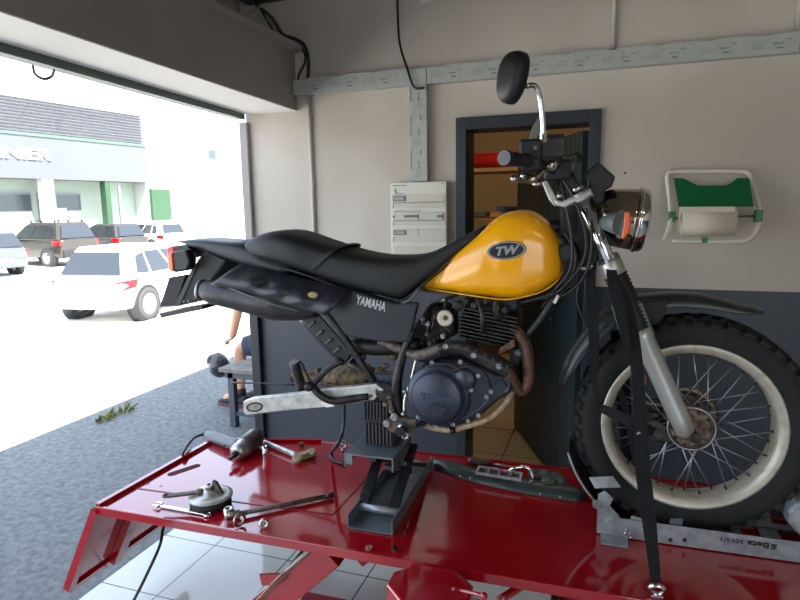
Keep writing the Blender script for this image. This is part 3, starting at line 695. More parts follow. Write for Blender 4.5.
w = MB(); w.lbox(-.4, .5, .17, .27, -HZ, -HZ + .06); build('base_rail', w, 'lift_red', lift, bevel=.004)
w = MB(); w.lbox(.3, .4, bv0, .17, -HZ, -HZ + .06); build('base_crossbeam', w, 'lift_red', lift, bevel=.004)
w = MB(); w.lbox(q0[0] + .1, .9, -.1, .05, -.045, -.02); build('under_frame', w, 'lift_red', lift)
# cross beam seen low in the frame and the copper hydraulic pipes beside the arm
pA, pB = V(306, 593, .36), V(396, 609, .36)
w = MB(); w.lbox(q0[0] - .02, q0[0] + .02, -.33, .24, -.04, -.01); build('upper_link_beam', w, 'lift_dark_red', lift, bevel=.003)
for dx, m in ((-4, 'rusty_pipe'), (-9, 'tan_paint')):
    w = MB(); w.tube([V(318 + dx, 549, .36), V(292 + dx, 572, .36), V(262 + dx, 604, .36)], .0028, sub=4); build('hydraulic_pipe', w, m, lift)
w = MB(); w.prism([V(259, 575, .355), V(292, 574, .355), V(284, 584, .355), V(262, 586, .355)], EV * .01); build('pipe_bracket', w, 'lift_red', lift)
w = MB(); w.tube([V(499, 600, .44), V(515, 590, .40), V(531, 579, .36)], .012, sub=3); build('lock_lever', w, 'lift_red', lift)
# pump pedestal with chamfered top
cc = V(430, 588, .56)
pd = empty('foot_pump', (cc.x, cc.y, 0), TH); tag(pd, 'red chamfered foot pump box standing in front of the lift', 'foot pump')
hx_, hv = .115, .085
oc = [(-hx_, -hv * .35), (-hx_ * .52, -hv), (hx_ * .52, -hv), (hx_, -hv * .35), (hx_, hv * .35), (hx_ * .52, hv), (-hx_ * .52, hv), (-hx_, hv * .35)]
w = MB(); w.prism([cc + EU * a + EV * b - EZ * (cc.z - .04) for a, b in oc], (0, 0, cc.z - .03)); build('pump_housing', w, 'lift_red', pd, bevel=.006)
w = MB(); w.box((cc.x, cc.y, .018), (.3, .24, .036), (EU, EV, EZ)); build('base_plate', w, 'lift_dark_red', pd, bevel=.003)
w = MB(); p0 = V(463, 591, .56); p1 = V(484, 596, .60); w.tube([p0 - EU * .03, p0, p1], .006, sub=3); w.ball(p1, .010); build('pump_pedal', w, 'lift_red', pd)

# ================================================================ WHEEL CHOCK
ck = empty('wheel_chock', tuple(L(-.05, 0, 0)), TH); tag(ck, 'galvanised wheel chock bolted to the lift under the front tyre', 'wheel chock')
vb = -.135
a0 = PU(601, 526, .135); a1 = PU(800, 547, .135); b0 = PU(600, 545, .135)
us, ue = a0[0] + .02, 1.0
slp = (a1[2] - a0[2]) / (a1[0] - a0[0])
hb_ = .062; z0_ = .004
w = MB(); pts = [L(us + .02, vb, z0_)]
for k in range(9): t = -PI / 2 - PI / 2 * k / 8; pts.append(L(us + .02 + .031 * math.cos(t), vb, z0_ + .031 + .031 * math.sin(t)))
for k in range(1, 9): t = PI - PI / 2 * k / 8; pts.append(L(us + .02 + .031 * math.cos(t), vb, z0_ + hb_ - .031 + .031 * math.sin(t)))
pts += [L(ue, vb, z0_ + hb_), L(ue, vb, z0_)]
w.prism(pts, EV * .006); sb = build('side_bar', w, 'zinc', ck, bevel=.001)
w = MB()
for px in (670.5, 684.5): 
    q = PU(px, 540, .136); p = L(q[0], vb - .0008, q[2]); w.cyl(p, p + EV * .001, .0065, n=16)
q = PU(614, 533, .136)
build('bar_hole', w, 'decal_black', sb)
# lettering stands upside down on the bar: its right edge starts the word
tr = PU(773, 556, .136); tl = PU(722, 547, .136)
hT = .021
w = MB(); zc = z0_ + .038
w.text('Beta', L(tr[0] - .012, vb - .0004, zc + hT * .45), -EU, -EZ, hT * .82, .0012, bold=.035, width=.058)
w.text('3055/1', L(tr[0] - .078, vb - .0004, zc + hT * .42), -EU, -EZ, hT * .6, .0012, bold=.02, width=.062)
lx = tr[0]
for (a, b, c_, d_) in ((0, .004, 0, .018), (.005, .009, .004, .018), (-.005, -.001, 0, .006), (-.005, -.001, .009, .018)): w.box(L(lx + (a + b) / 2 - .002, vb - .0006, zc - .009 + (c_ + d_) / 2), (b - a, .0012, d_ - c_), (EU, EV, EZ))
build('lettering', w, 'decal_black', sb)
w = MB(); p = V(628, 535, .15); w.torus(p, EV, .011, .0022, 16, 6); w.tube([p + EZ * .01, p - EU * .008 + EZ * .022], .003, sub=2); build('safety_clip', w, 'worn_chrome', ck)
w = MB(); w.lbox(us, ue, .129, .135, z0_, z0_ + hb_); build('side_bar', w, 'zinc', ck, bevel=.001)
# cross slats with openings
for u in (us + .04, .06, .17, .30, .42):
    w = MB(); w.lbox(u, u + .055, -.129, .129, .006, .012); build('cross_slat', w, 'zinc', ck, bevel=.001)
w = MB(); w.lbox(us, ue, .03, .06, .013, .018); build('long_slat', w, 'zinc', ck)
# foot plate and upright at the left end
f0 = PU(592, 496, .14); f1 = PU(613, 550, .17)
w = MB(); w.prism([L(us - .032, -.129, .004), L(us + .03, -.129, .004), L(us + .034, -.129, .07), L(us + .004, -.129, .10), L(us + .014, -.129, .128), L(us - .012, -.129, .15), L(us - .032, -.129, .135)], EV * .006); build('end_upright', w, 'zinc', ck, bevel=.001)
w = MB(); w.lbox(us - .02, us + .06, -.19, -.1, .001, .006); build('foot_plate', w, 'zinc', ck, bevel=.001)
for px, py, off in ((597, 505, .137), (603, 544, .165)):
    w = MB(); p = V(px, py, off); w.lathe(p + EV * .006, -EV if py < 530 else EZ, [(.015, 0), (.015, .003), (.0095, .003), (.0095, .011)], 6 if py > 600 else 14, smooth=False); build('bolt', w, 'steel', ck)
w = MB(); w.prism([L(us + .06, vb + .01, .03), L(us + .14, vb + .01, .03), L(us + .10, vb + .01, .07), L(us + .07, vb + .01, .075)], EV * .005); build('gusset', w, 'zinc', ck)
# rocking cradle: curved dark plate with pale edge around the tyre
cr_ = sub('cradle', ck)
cu, cw_ = -.05, .350
path = []
for k in range(15):
    t = math.radians(196 + 66 * k / 14); path.append((cu + .378 * math.cos(t), cw_ + .378 * math.sin(t)))
path = [(u, max(w_, .014)) for u, w_ in path]
w = MB(); P_ = [L(u, -.085, w_) for u, w_ in path] + [L(cu + (u - cu) * 1.012, -.085, max(.012, cw_ + (w_ - cw_) * 1.012)) for u, w_ in reversed(path)]
R_ = [[L(u, -.085, w_), L(u, .085, w_), L(u - .006, .085, w_ - .003), L(u - .006, -.085, w_ - .003)] for u, w_ in path]
w.rings(R_, smooth=False); build('cradle_plate', w, 'matt_black', cr_)
for v in (-.088, .088):
    w = MB(); w.tube([L(u - .003, v, w_) for u, w_ in path], .004, n=8, sub=1); build('cradle_edge', w, 'zinc', cr_)
c4 = [V(589, 477, .115), V(613, 476, .11), V(621, 487, .125), V(595, 488, .13)]
w = MB(); w.prism(c4, EV * .003 - EZ * .004 + EU * 0); build('cradle_flange', w, 'zinc', cr_, bevel=.001)
w = MB(); w.prism([V(671, 519, .13), V(683.5, 519, .13), V(681, 529, .12), V(668, 529, .12)], EV * .005); build('tyre_stop_tab', w, 'grey_steel_paint', cr_)
# front stop on the right
p = V(800, 512, .02)
w = MB(); u_ = (p - O).dot(EU); w.prism([L(u_ - .055, -.10, .14), L(u_ - .035, -.10, .17), L(u_ + .12, -.10, .22), L(u_ + .12, -.10, .02), L(u_ + .03, -.10, .02), L(u_ - .05, -.10, .10)], EV * .2); build('front_stop', w, 'zinc', ck, bevel=.008)

# ================================================================ CENTRE STAND JACK
jk = empty('scissor_jack', tuple(L(-1.05, -.03, 0)), TH); tag(jk, 'grey steel scissor jack holding up the engine on the lift', 'jack')
ZT = .2
TL, TR, BR, BL = (-1.165, -.186), (-.99, -.186), (-.975, .03), (-1.165, .03)
w = MB(); w.lbox(-1.165, -.985, -.186, .03, ZT - .006, ZT); build('top_plate', w, 'grey_steel_paint', jk, bevel=.001)
w = MB(); w.lbox(-1.165, -1.16, -.186, .03, ZT - .05, ZT - .006); build('plate_flange', w, 'grey_steel_paint', jk)
w = MB(); w.lbox(-.99, -.985, -.186, .03, ZT - .05, ZT - .006); build('plate_flange', w, 'grey_steel_paint', jk)
w = MB(); w.lbox(-1.165, -1.135, -.186, -.181, ZT - .04, ZT - .006); build('plate_lip', w, 'grey_steel_paint', jk)
w = MB(); w.lbox(-1.10, -.95, -.322, .20, .002, .007); build('base_plate', w, 'grey_steel_paint', jk)
for u, n_ in ((-1.102, 'base_side'), (-.950, 'base_side')):
    w = MB(); w.lbox(u, u + .005, -.322, .20, .002, .05); build(n_, w, 'grey_steel_paint', jk, bevel=.001)
for u0 in (-1.088, -.975):
    w = MB(); w.bar(L(u0, -.225, .03), L(u0 + .0, .02, ZT - .03), .012, .035, side=EU); build('scissor_leg', w, 'black_metal', jk)
    w = MB(); w.bar(L(u0 + .012, .16, .03), L(u0 + .012, -.15, ZT - .03), .012, .028, side=EU); build('scissor_leg', w, 'black_metal', jk)
for v in (-.225, .16):
    w = MB(); w.cyl(L(-1.095, v, .03), L(-.952, v, .03), .013, n=18); build('roller', w, 'zinc', jk)
w = MB(); w.cyl(L(-1.07, -.03, .09), L(-.97, -.03, .09), .014, n=16); build('threaded_spindle', w, 'dark_steel', jk)
for u, v in ((-.9445, -.26), (-.9445, -.02), (-.9445, .1)):
    w = MB(); w.cyl(L(u, v, .028), L(u + .004, v, .028), .008, n=6); build('bolt', w, 'steel', jk)
# ribbed rubber blocks on the plate
def block(x0, x1, y0, y1, off, label):
    a = PU(x0, y1, off); b = PU(x1, y0, off)
    w = MB(); n = 9; wd = (b[0] - a[0]) / n
    return a, b, wd
zb = ZT + .001
a = PU(364, 437, .10); b = PU(392, 416.5, .10); c_ = PU(363, 415.5, .10); d_ = PU(388, 399, .10)
hb1 = (b[2] - a[2])
for (ua, ub, za, zc, lb) in ((a[0], b[0], zb, zb + hb1, 'lower ribbed rubber block on the jack plate'), (c_[0], d_[0], zb + hb1 + .001, zb + hb1 * 1.95, 'upper ribbed rubber block wedged under the swingarm pivot')):
    w = MB(); w.lbox(ua, ub, -.09, .03, za, zc)
    n = 8; st = (ub - ua) / n
    for k in range(n): w.lbox(ua + st * (k + .22), ua + st * (k + .72), -.1, -.088, za + .004, zc - .004)
    o_ = build('rubber_block', w, 'rubber_block', origin=tuple(L((ua + ub) / 2, -.03, za)), bevel=.002); tag(o_, lb, 'rubber block', 'ribbed rubber blocks on the jack')
# ================================================================ MOTORCYCLE
mc = empty('motorcycle', tuple(O), TH); tag(mc, 'yellow and black trail motorcycle without its rear wheel standing on the lift', 'motorcycle')
def st(rows, k=.7):
    return [(S(a, b, h * k), S(c, d, h * k), h) for a, b, c, d, h in rows]
def part(name, w, m, parent=mc, **k): return build(name, w, m, parent, **k)
def tb(name, pts, r, m, parent=mc, off=None, n=10, sub_=4, **k):
    """tube through pixels (x, y, lateral offset towards the camera)"""
    w = MB(); w.tube([V(*p) for p in pts], r, n=n, sub=sub_); return part(name, w, m, parent, **k)
def plate(name, pts, off, th, m, parent=mc, bevel=.0, **k):
    w = MB(); w.prism([V(x, y, off) for x, y in pts], EV * th); return part(name, w, m, parent, bevel=bevel, **k)

# ---- fuel tank
w = MB(); w.loft(st([(420.5, 284, 421, 288.5, .03), (430, 274, 429, 291, .05), (444, 262, 442, 293, .08), (462, 247, 460, 295.5, .105), (478, 233, 478, 297.5, .12), (491, 220, 493, 299.5, .125), (504, 212, 506, 301, .13), (520, 209.5, 521, 300.5, .13), (533, 211.5, 533, 297, .125), (545, 219.5, 544, 292, .118), (553, 229, 553, 286, .105), (559.5, 243, 559.5, 280, .085), (563.5, 255, 563, 273, .05)]), p=3.2, n=36, sub=4)
tank = part('fuel_tank', w, 'yellow_paint')
w = MB(); w.tube([V(424, 288, .06), V(444, 291.5, .095), V(478, 296.5, .125), (V(506, 299.5, .13)), V(530, 295.5, .125), V(546, 289.5, .115), V(557, 281, .1), V(562, 272, .06)], .0022, n=8); part('tank_seam', w, 'yellow_paint', tank)
w = MB(); w.cyl(S(509, 214, 0) - EZ * .02, S(509, 208.5, 0), .034, .032, 24); w.torus(S(509, 208.5, 0), EZ, .026, .006, 24, 8); w.box(S(502, 208, 0), (.03, .03, .014), (EU, EV, EZ)); part('filler_cap', w, 'black_plastic', tank)
# badge: oval projected along the lateral axis on the tank flank
bc = V(506.5, 250.5, .1325); bu = (V(526, 248.5, .1325) - bc).normalized(); bl = (V(526, 248.5, .1325) - bc).length; bv = EV.cross(bu).normalized()
if bv.z < 0: bv = -bv
bh = .0285
def oval(c, a, b, n=40): return [c + bu * (a * math.cos(2 * PI * k / n)) + bv * (b * math.sin(2 * PI * k / n)) for k in range(n)]
w = MB(); w.prism(oval(bc, bl, bh), EV * .02); bd = part('badge', w, 'decal_black', tank, bevel=.001)
w = MB(); w.torus(bc, EV, .001, .0001, 4, 4); w = MB()
ro = oval(bc - EV * .0015, bl * .97, bh * .95); ri = oval(bc - EV * .0015, bl * .89, bh * .83)
w.rings([ro, ri, [p + EV * .003 for p in ri], [p + EV * .003 for p in ro]], closed=True, smooth=False); part('badge_ring', w, 'badge_grey', bd)
w = MB(); w.text('TW', bc - EV * .0005 - bu * bl * .66 - bv * .012, bu + bv * .0, bv + bu * .35, .027, .0035, bold=.045, width=bl * 1.22); part('lettering', w, 'badge_grey', bd)

# ---- seat
w = MB(); w.loft(st([(245.5, 244, 246, 250, .085), (250, 238, 252, 256.5, .115), (262, 232.5, 266, 263, .135), (277, 231, 283, 268, .14), (294, 235, 300, 273, .14), (313, 241, 318, 280, .13), (334, 247.5, 338, 286.5, .125), (352, 252.5, 352, 291, .12), (376, 256.5, 376, 297, .115), (400, 257, 398, 302, .108), (418, 255.5, 412, 294, .10), (434, 250.5, 432, 277, .09), (456, 239.5, 455, 257, .075), (478, 228, 476, 242, .055), (486, 225, 484, 231, .035)], .8), p=3.4, n=32, sub=4)
seat = part('seat', w, 'seat_vinyl')
w = MB(); w.loft([(S(336, 245.5, .11), S(306, 274.5, .11), .1365), (S(341, 246.5, .11), S(311, 276.5, .11), .1345)], p=3.4, n=32, sub=1); part('seat_strap', w, 'seat_vinyl', seat, bevel=.002)
w = MB(); w.tube([V(250, 257, .105), V(266, 263.5, .13), V(284, 268.5, .135), V(306, 275, .133), V(330, 284, .125), V(352, 291.5, .12), V(376, 297.8, .114), V(396, 302, .108), V(407, 298, .104), V(420, 287, .098), V(440, 271, .085), V(458, 255, .072), V(478, 240, .05)], .0045, n=8); part('seat_piping', w, 'black_plastic', seat)
# ---- tail
w = MB(); w.loft(st([(180, 240.5, 182, 242.5, .07), (188, 239.5, 190, 246, .085), (200, 239, 206, 252, .095), (222, 241, 224, 259, .105), (245, 243, 243, 266, .11), (266, 252, 262, 273, .11), (292, 262, 288, 280, .11)], .8), p=4, n=28, sub=3)
tail = part('rear_fender', w, 'dark_panel')
w = MB(); w.prism([V(204, 251, .07), V(226, 260, .08), V(217, 276, .08), V(209, 284, .08), V(203, 296, .07), V(192, 303, .07), V(184, 300, .06), (V(193, 266, .06))], EV * .14); part('inner_fender', w, 'matt_black', tail, bevel=.006)
w = MB(); w.prism([V(171, 252.5, .13), V(186, 249.5, .13), V(190, 262, .13), V(187, 270.5, .13), (V(173, 273, .13))], EV * .045); sg = part('turn_signal', w, 'black_plastic', bevel=.008)
w = MB(); w.prism([V(167.5, 253, .135), V(172, 252.5, .135), V(173.5, 272.5, .135), V(168.5, 270, .135)], EV * .05); part('orange_lens', w, 'orange_lens', sg, bevel=.004)
w = MB(); w.tube([V(186, 258, .11), V(194, 255, .05)], .012, sub=1); part('signal_stem', w, 'black_plastic', sg)
w = MB(); w.tube([V(186, 262, -.11), V(194, 258, -.05)], .012, sub=1); w.prism([V(171, 256, -.09), V(186, 253, -.09), V(187, 270, -.09), V(173, 272, -.09)], EV * .045); sg2 = part('turn_signal', w, 'black_plastic', bevel=.005)
w = MB(); w.prism([V(167, 257, -.09), V(171, 256.5, -.09), V(172.5, 271, -.09), V(168.5, 269, -.09)], EV * .045); part('orange_lens', w, 'orange_lens', sg2, bevel=.003)
w = MB(); w.prism([V(171, 246, .05), V(188, 244.5, .05), V(194, 258, .05), V(173, 258, .05)], EV * .10); tl_ = part('tail_lamp', w, 'black_plastic', bevel=.006)
w = MB(); w.prism([V(166.5, 247.5, .05), V(173, 246, .05), V(178, 245.5, .05), V(178, 250, .05), V(173, 259, .05), V(167, 257, .05)], EV * .10); part('red_lens', w, 'red_lens', tl_, bevel=.005)
br = sub('plate_bracket', mc)
plate('bracket_panel', [(169, 277.5), (186, 274.5), (175, 306), (159.5, 307)], .06, .12, 'matt_black', br, .002)
plate('bracket_strut', [(194, 264), (198, 263), (180, 305.5), (174, 306.5)], .07, .012, 'black_plastic', br, .001)
plate('mud_flap', [(197, 264), (208, 268), (204, 294), (199, 301), (176, 306.5)], .066, .10, 'matt_black', br, .003)
plate('number_plate', [(159, 313.5), (202.5, 305.5), (202.5, 309.5), (161, 318)], .09, .16, 'black_plastic', br, .002)
w = MB()
for x in (184, 188.5): w.ball(V(x, 301.5 - (x - 184) * .1, .075), .004)
part('plate_screw', w, 'zinc', br)

# ---- muffler and its shield
w = MB(); w.tube([V(203, 290, .135), V(215, 292, .14), V(240, 296, .14), V(268, 302, .14), V(296, 306, .13), V(318, 309, .12)], [.034, .045, .052, .058, .062, .05, .03], n=28, sub=6); mf = part('muffler', w, 'muffler_black')
w = MB(); w.torus(V(202, 290, .135), V(215, 292.3, .135) - V(202, 290, .135), .036, .006, 28, 8); w.cyl(V(199.5, 289.6, .135), V(204, 290.3, .135), .022, n=20); part('end_ring', w, 'steel', mf)
tb('muffler_seam', [(211, 284, .17), (228, 288, .19), (250, 296, .2), (275, 305, .198), (300, 311, .18)], .003, 'grey_plastic', mf)
def patch(rows, th=.004):
    """curved sheet from rows of (x, y, off)"""
    w = MB(); n = len(rows[0]); G = [[V(*p) for p in r] for r in rows]
    G = [catmull(r, 4) for r in G]; cols = list(zip(*G)); cols = [catmull(list(c), 4) for c in cols]
    G = list(zip(*cols)); R = []
    m, n = len(G), len(G[0]); b0 = len(w.v)
    for r in G: w.v += list(r)
    for i in range(m - 1):
        for j in range(n - 1): w.f.append([i * n + j, i * n + j + 1, (i + 1) * n + j + 1, (i + 1) * n + j]); w.sm.append(True)
    return w
def solid(o, t, b=0):
    m = o.modifiers.new('thick', 'SOLIDIFY'); m.thickness = t; m.offset = -1 if b == 0 else b; return o
rng = random.Random(3)
rows = []
for j, t in enumerate([0, .25, .5, .75, 1]):
    r = []
    for i, u in enumerate([0, .12, .24, .36, .48, .6, .72, .84, 1]):
        tx, ty = 241 + 111 * u, 265.5 + 25 * u
        bx, by = 212 + 114 * u, 283 + 32 * u
        x, y = tx + (bx - tx) * t, ty + (by - ty) * t
        of = .12 + .07 * math.sin(t * PI * .62) + (.007 * math.sin(u * 23 + t * 5) + rng.uniform(-.004, .004)) * math.sin(PI * t) * (1 if .2 < u < .95 else .2)
        r.append((x, y, of))
    rows.append(r)
rows = [[p for p in r if p[0] > 206] for r in rows]
plate('tail_side_panel', [(243, 262), (300, 278), (352, 289), (322, 309), (250, 286), (232, 277)], .075, .12, 'matt_black', mc, .004)
o_ = part('muffler_shield', patch(rows), mat('shield_vinyl', (36, 37, 41), .35, bump=.05, bscale=120), seg=1); solid(o_, .008, 1)
w = MB(); w.ball(V(313, 295, .19), (.02, .004, .011), ax=(EU, EV, EZ)); part('shield_sticker', w, mat('faded_label', (150, 128, 84), .6), mc)

# ---- side cover with lettering
w = MB(); w.prism([V(x, y, .125) for x, y in ((352, 290), (376, 298), (397, 303.5), (418, 302), (414, 322), (408, 343), (380, 342.5), (341, 336), (322, 311), (338, 299))], EV * .05); sc_ = part('side_cover', w, 'dark_panel', bevel=.008)
w = MB(); w.prism([V(x, y, .115) for x, y in ((398, 303), (408, 299), (419, 287), (423, 291), (455, 294), (430, 305), (412, 332), (404, 340), (404, 316))], EV * .05); part('side_cover_wing', w, mat('wing_grey', (58, 60, 66), .42), mc, bevel=.006)
w = MB(); w.tube([V(399, 305.5, .118), V(409, 300, .118), V(419, 290, .117)], .0035, n=8, sub=3); part('wing_edge', w, 'grey_plastic', sc_)
a, b = V(355.5, 303.5, .1265), V(385, 311.5, .1265)
w = MB(); w.text('YAMAHA', a, b - a, EV.cross(b - a) * -1 if EV.cross(b - a).z < 0 else EV.cross(b - a), .031, .002, bold=.02, width=(b - a).length)
part('lettering', w, 'logo_silver', sc_)
w = MB(); w.tube([V(352, 290, .127), V(340, 299, .127), V(323, 310, .127)], .002, n=6, sub=2); part('cover_gap', w, 'matt_black', sc_)

# ---- frame
fr = sub('frame', mc)
tb('frame_tube', [(323, 308, .12), (340, 331, .12), (360, 361, .11), (376, 386, .09)], .0125, 'black_metal', fr)
tb('frame_tube', [(352, 345, .06), (380, 347, .06), (420, 345, .05)], .03, 'black_metal', fr)
tb('frame_tube', [(414, 329, .11), (405, 348, .11), (398, 374, .105), (396, 395, .10), (402, 420, .09)], [.010, .014, .018, .022, .02], 'black_metal', fr)
tb('frame_tube', [(557.5, 293, .05), (540, 320, .05), (521, 345, .05), (523, 370, .03), (520, 392, .03)], .013, 'black_metal', fr)
tb('cradle_tube', [(515, 385, .075), (508, 399, .08), (497, 412, .085), (484, 420.5, .09), (466, 426, .09), (448, 430, .08), (425, 426, .06)], .0115, 'tan_paint', fr)
tb('cradle_tube', [(505, 372, -.08), (500, 388, -.08), (485, 405, -.08), (462, 413, -.08), (425, 415, -.06)], .0115, 'black_metal', fr)
tb('frame_tube', [(570, 212, 0), (578, 236, 0), (588, 262, 0)], .028, 'black_metal', fr)
tb('frame_tube', [(575, 225, 0), (545, 228, 0), (500, 245, 0), (440, 270, 0)], .022, 'black_metal', fr)
tb('frame_tube', [(582, 250, 0), (566, 285, 0), (545, 312, 0)], .02, 'black_metal', fr)
plate('gusset', [(570, 262), (583, 258), (578, 285), (562, 292)], .03, .05, 'black_metal', fr, .003)
w = MB(); w.bar(V(554, 303, .07), V(558.5, 295, .07), .010, .003, side=EV); part('frame_sticker', w, 'white_paint', fr)
# shock, with slotted guard
w = MB(); w.tube([V(303, 316, .04), V(322, 335, .04), V(347, 361, .04)], [.022, .028, .026], n=18); sk = part('shock_absorber', w, 'black_metal')
w = MB(); w.prism([V(x, y, .07) for x, y in ((300, 317), (318, 314), (352, 353), (345, 362), (330, 350))], EV * .012); part('slotted_guard', w, 'black_plastic', sk, bevel=.003)
w = MB()
for k in range(4):
    x, y = 312 + k * 8.5, 323 + k * 8.5; w.bar(V(x - 3.5, y + 3.5, .075), V(x + 2, y - 1, .075), .006, .010, side=EV)
part('guard_slot', w, 'grey_plastic', sk)
w = MB(); w.tube([V(352, 360, 0), V(378, 385, 0)], .022, n=16); part('shock_link', w, 'dirty_black')
# ---- rear brake hose and muddy parts seen through the frame
w = MB(); w.loft([(V(327, 372, -.02), V(330, 386, -.02), .05), (V(340, 366, -.02), V(342, 386, -.02), .06), (V(358, 365, -.02), V(360, 386, -.02), .06), (V(374, 370, -.02), V(374, 384, -.02), .05)], p=3); part('chain_guard', w, 'muddy', bevel=0)
tb('chain_slider', [(342, 388, .02), (356, 380, .02), (369, 372, .02)], .01, 'rusty_pipe')
plate('wiring_box', [(372, 373), (398, 376), (396, 388.5), (376, 386)], .09, .05, mat('blue_grey_box', (44, 54, 66), .4), mc, .004)
w = MB()
for (x, y, r_) in ((362, 357, .012), (376, 352, .014), (385, 366, .01), (380, 370, .012), (366, 366, .012), (392, 356, .016), (372, 335, .016), (366, 337, .010)): w.ball(V(x, y, .03), (r_ * 1.5, r_, r_), ax=(EU, EV, EZ))
part('mud_clumps', w, 'muddy')
w = MB(); w.cyl(V(362.5, 357.5, .10), V(362.5, 357.5, .06), .008, n=12); w.tube([V(352, 340, .07), V(356, 350, .07), V(364, 360, .08)], .011, n=8); part('linkage', w, 'dark_steel')
# ---- swingarm
sw = sub('swingarm', mc)
def arm_(off, m, nm):
    w = MB(); w.prism([V(x, y, off) for x, y in ((243, 401.5), (252, 398.5), (280, 395.5), (307, 392.3), (340, 388), (376, 384), (384, 390), (374, 400), (340, 405), (323, 407.5), (280, 411.3), (259, 413.7), (246, 415.2), (243.5, 412))], EV * .03)
    return part(nm, w, m, sw, bevel=.003)
an = arm_(.135, 'aluminium', 'near_arm'); af = arm_(-.105, 'aluminium', 'far_arm')
w = MB(); c_ = V(254.5, 407.2, .136); ex = (V(280, 403.5, .136) - V(254, 407, .136)).normalized(); ez = EV.cross(ex); R1, R2 = [], []
for k in range(24):
    a = 2 * PI * k / 24; R1.append(c_ + ex * (.037 * math.cos(a)) + ez * (.019 * math.sin(a))); R2.append(c_ + ex * (.029 * math.cos(a)) + ez * (.012 * math.sin(a)))
w.rings([R1, R2, [p + EV * .004 for p in R2], [p + EV * .004 for p in R1]], closed=True, smooth=False); part('axle_slot_rim', w, 'dark_steel', sw)
w = MB(); w.prism([p + EV * .0005 for p in R2], EV * .003); part('axle_slot', w, 'worn_chrome', sw)
w = MB(); w.cyl(V(384, 392, .13), V(384, 392, -.13), .03, n=20); w.cyl(V(372, 389, .11), V(372, 389, -.11), .022, n=16); part('pivot_tube', w, 'dirty_black', sw)
w = MB(); w.prism([V(x, y, .1395) for x, y in ((322, 398.5), (330, 401), (334, 406.5), (326, 407.5), (321, 404))], EV * .006); part('chipped_label', w, 'white_paint', sw)
plate('chain_adjuster', [(290, 373), (318, 372), (323, 383), (296, 385)], -.11, .03, 'muddy', sw, .003)
w = MB(); w.cyl(V(318, 367, -.1), V(319, 380, -.1), .011, n=12); part('adjuster_bolt', w, 'rusty_pipe', sw)
w = MB(); w.cyl(V(293, 379, -.1), V(293, 379, -.13), .012, n=12); part('adjuster_bolt', w, 'rusty_pipe', sw)
tb('brake_rod', [(231, 382.5, .02), (262, 383.5, .03), (297, 385, .04)], .0035, 'dark_steel', mc)
tb('brake_rod', [(297, 385, .04), (318, 384, .05), (345, 388, .06)], .005, 'muddy', mc)
# ---- passenger peg bracket
pg = sub('passenger_footrest', mc)
tb('bracket_tube', [(343, 361, .13), (330, 368, .14), (315, 382, .16), (314, 388, .16), (323, 397, .16), (334, 401, .15), (350, 399, .14), (369, 396, .13)], [.010, .011, .012, .014, .013, .014, .013], 'black_metal', pg, sub_=5)
w = MB(); P0, P1 = V(294, 362, .20), V(302, 389, .17); w.tube([P0, P0 + (P1 - P0) * .5, P1], .0165, n=18, sub=2)
for k in range(9):
    c = P0 + (P1 - P0) * (.08 + .1 * k); w.torus(c, P1 - P0, .0165, .0022, 18, 6)
part('peg_rubber', w, 'dirty_black', pg)
w = MB(); w.cyl(P0 - (P1 - P0) * .02, P0 + (P1 - P0) * .01, .0175, n=18); part('peg_cap', w, mat('peg_grey', (122, 116, 112), .6), pg)
tb('peg_spring', [(298, 360.5, .19), (302, 364, .19), (307, 375, .18), (312, 384, .17)], .004, 'black_metal', pg)
w = MB(); w.ball(V(309, 386, .17), (.022, .02, .02)); part('peg_hinge', w, 'black_metal', pg)
# ---- rider peg and shift parts
rp_ = sub('footrest', mc)
plate('peg_bracket', [(383.5, 423), (393, 413.5), (401, 418), (417, 420), (415, 430), (409, 437), (397, 435), (388, 431)], .13, .02, 'rusty_pipe' and mat('dusty_steel', (110, 98, 88), .6, .4, rgb2=(66, 58, 52), scale=50), rp_, .003)
for x, y in ((386.5, 423.5), (394, 417)):
    w = MB(); p = V(x, y, .134); w.lathe(p + EV * .004, -EV, [(.0125, 0), (.0125, .006), (.008, .006), (.008, .010), (.004, .010), (.0035, .006)], 20, smooth=False); part('bracket_bolt', w, 'steel', rp_)
w = MB(); w.cyl(V(404, 429, .13), V(400, 432, .22), .014, n=16); w.cyl(V(400, 432, .22), V(400, 432, .225), .016, n=16); part('peg_rubber', w, 'black_rubber', rp_)
w = MB(); w.torus(V(405, 435.5, .15), EV, .011, .004, 18, 8); w.ball(V(402, 428, .14), (.016, .014, .02)); part('peg_pivot', w, 'steel', rp_)
tb('shift_rod', [(416.5, 357, .12), (411, 380, .125), (405, 398, .13), (404, 414, .135)], .0045, 'worn_chrome', mc)
w = MB(); w.ball(V(405, 391.5, .13), .009); w.ball(V(403.5, 414, .135), .009); w.ball(V(416.5, 358, .12), .009); part('rod_joint', w, 'steel')
tb('linkage_arm', [(368, 393, .12), (380, 393, .12), (389, 398, .12), (392, 410, .12), (399, 418, .12)], .010, 'rusty_pipe' if False else 'dusty_steel', mc)
w = MB()
for x, y in ((372, 395), (381, 391), (390, 397), (386, 404), (392, 411)): w.ball(V(x, y, .125), (.012, .012, .012))
part('linkage_joint', w, 'dusty_steel')
tb('kickstand', [(398, 432, .08), (408, 428, .10), (425, 422, .10)], .009, 'black_metal', mc)

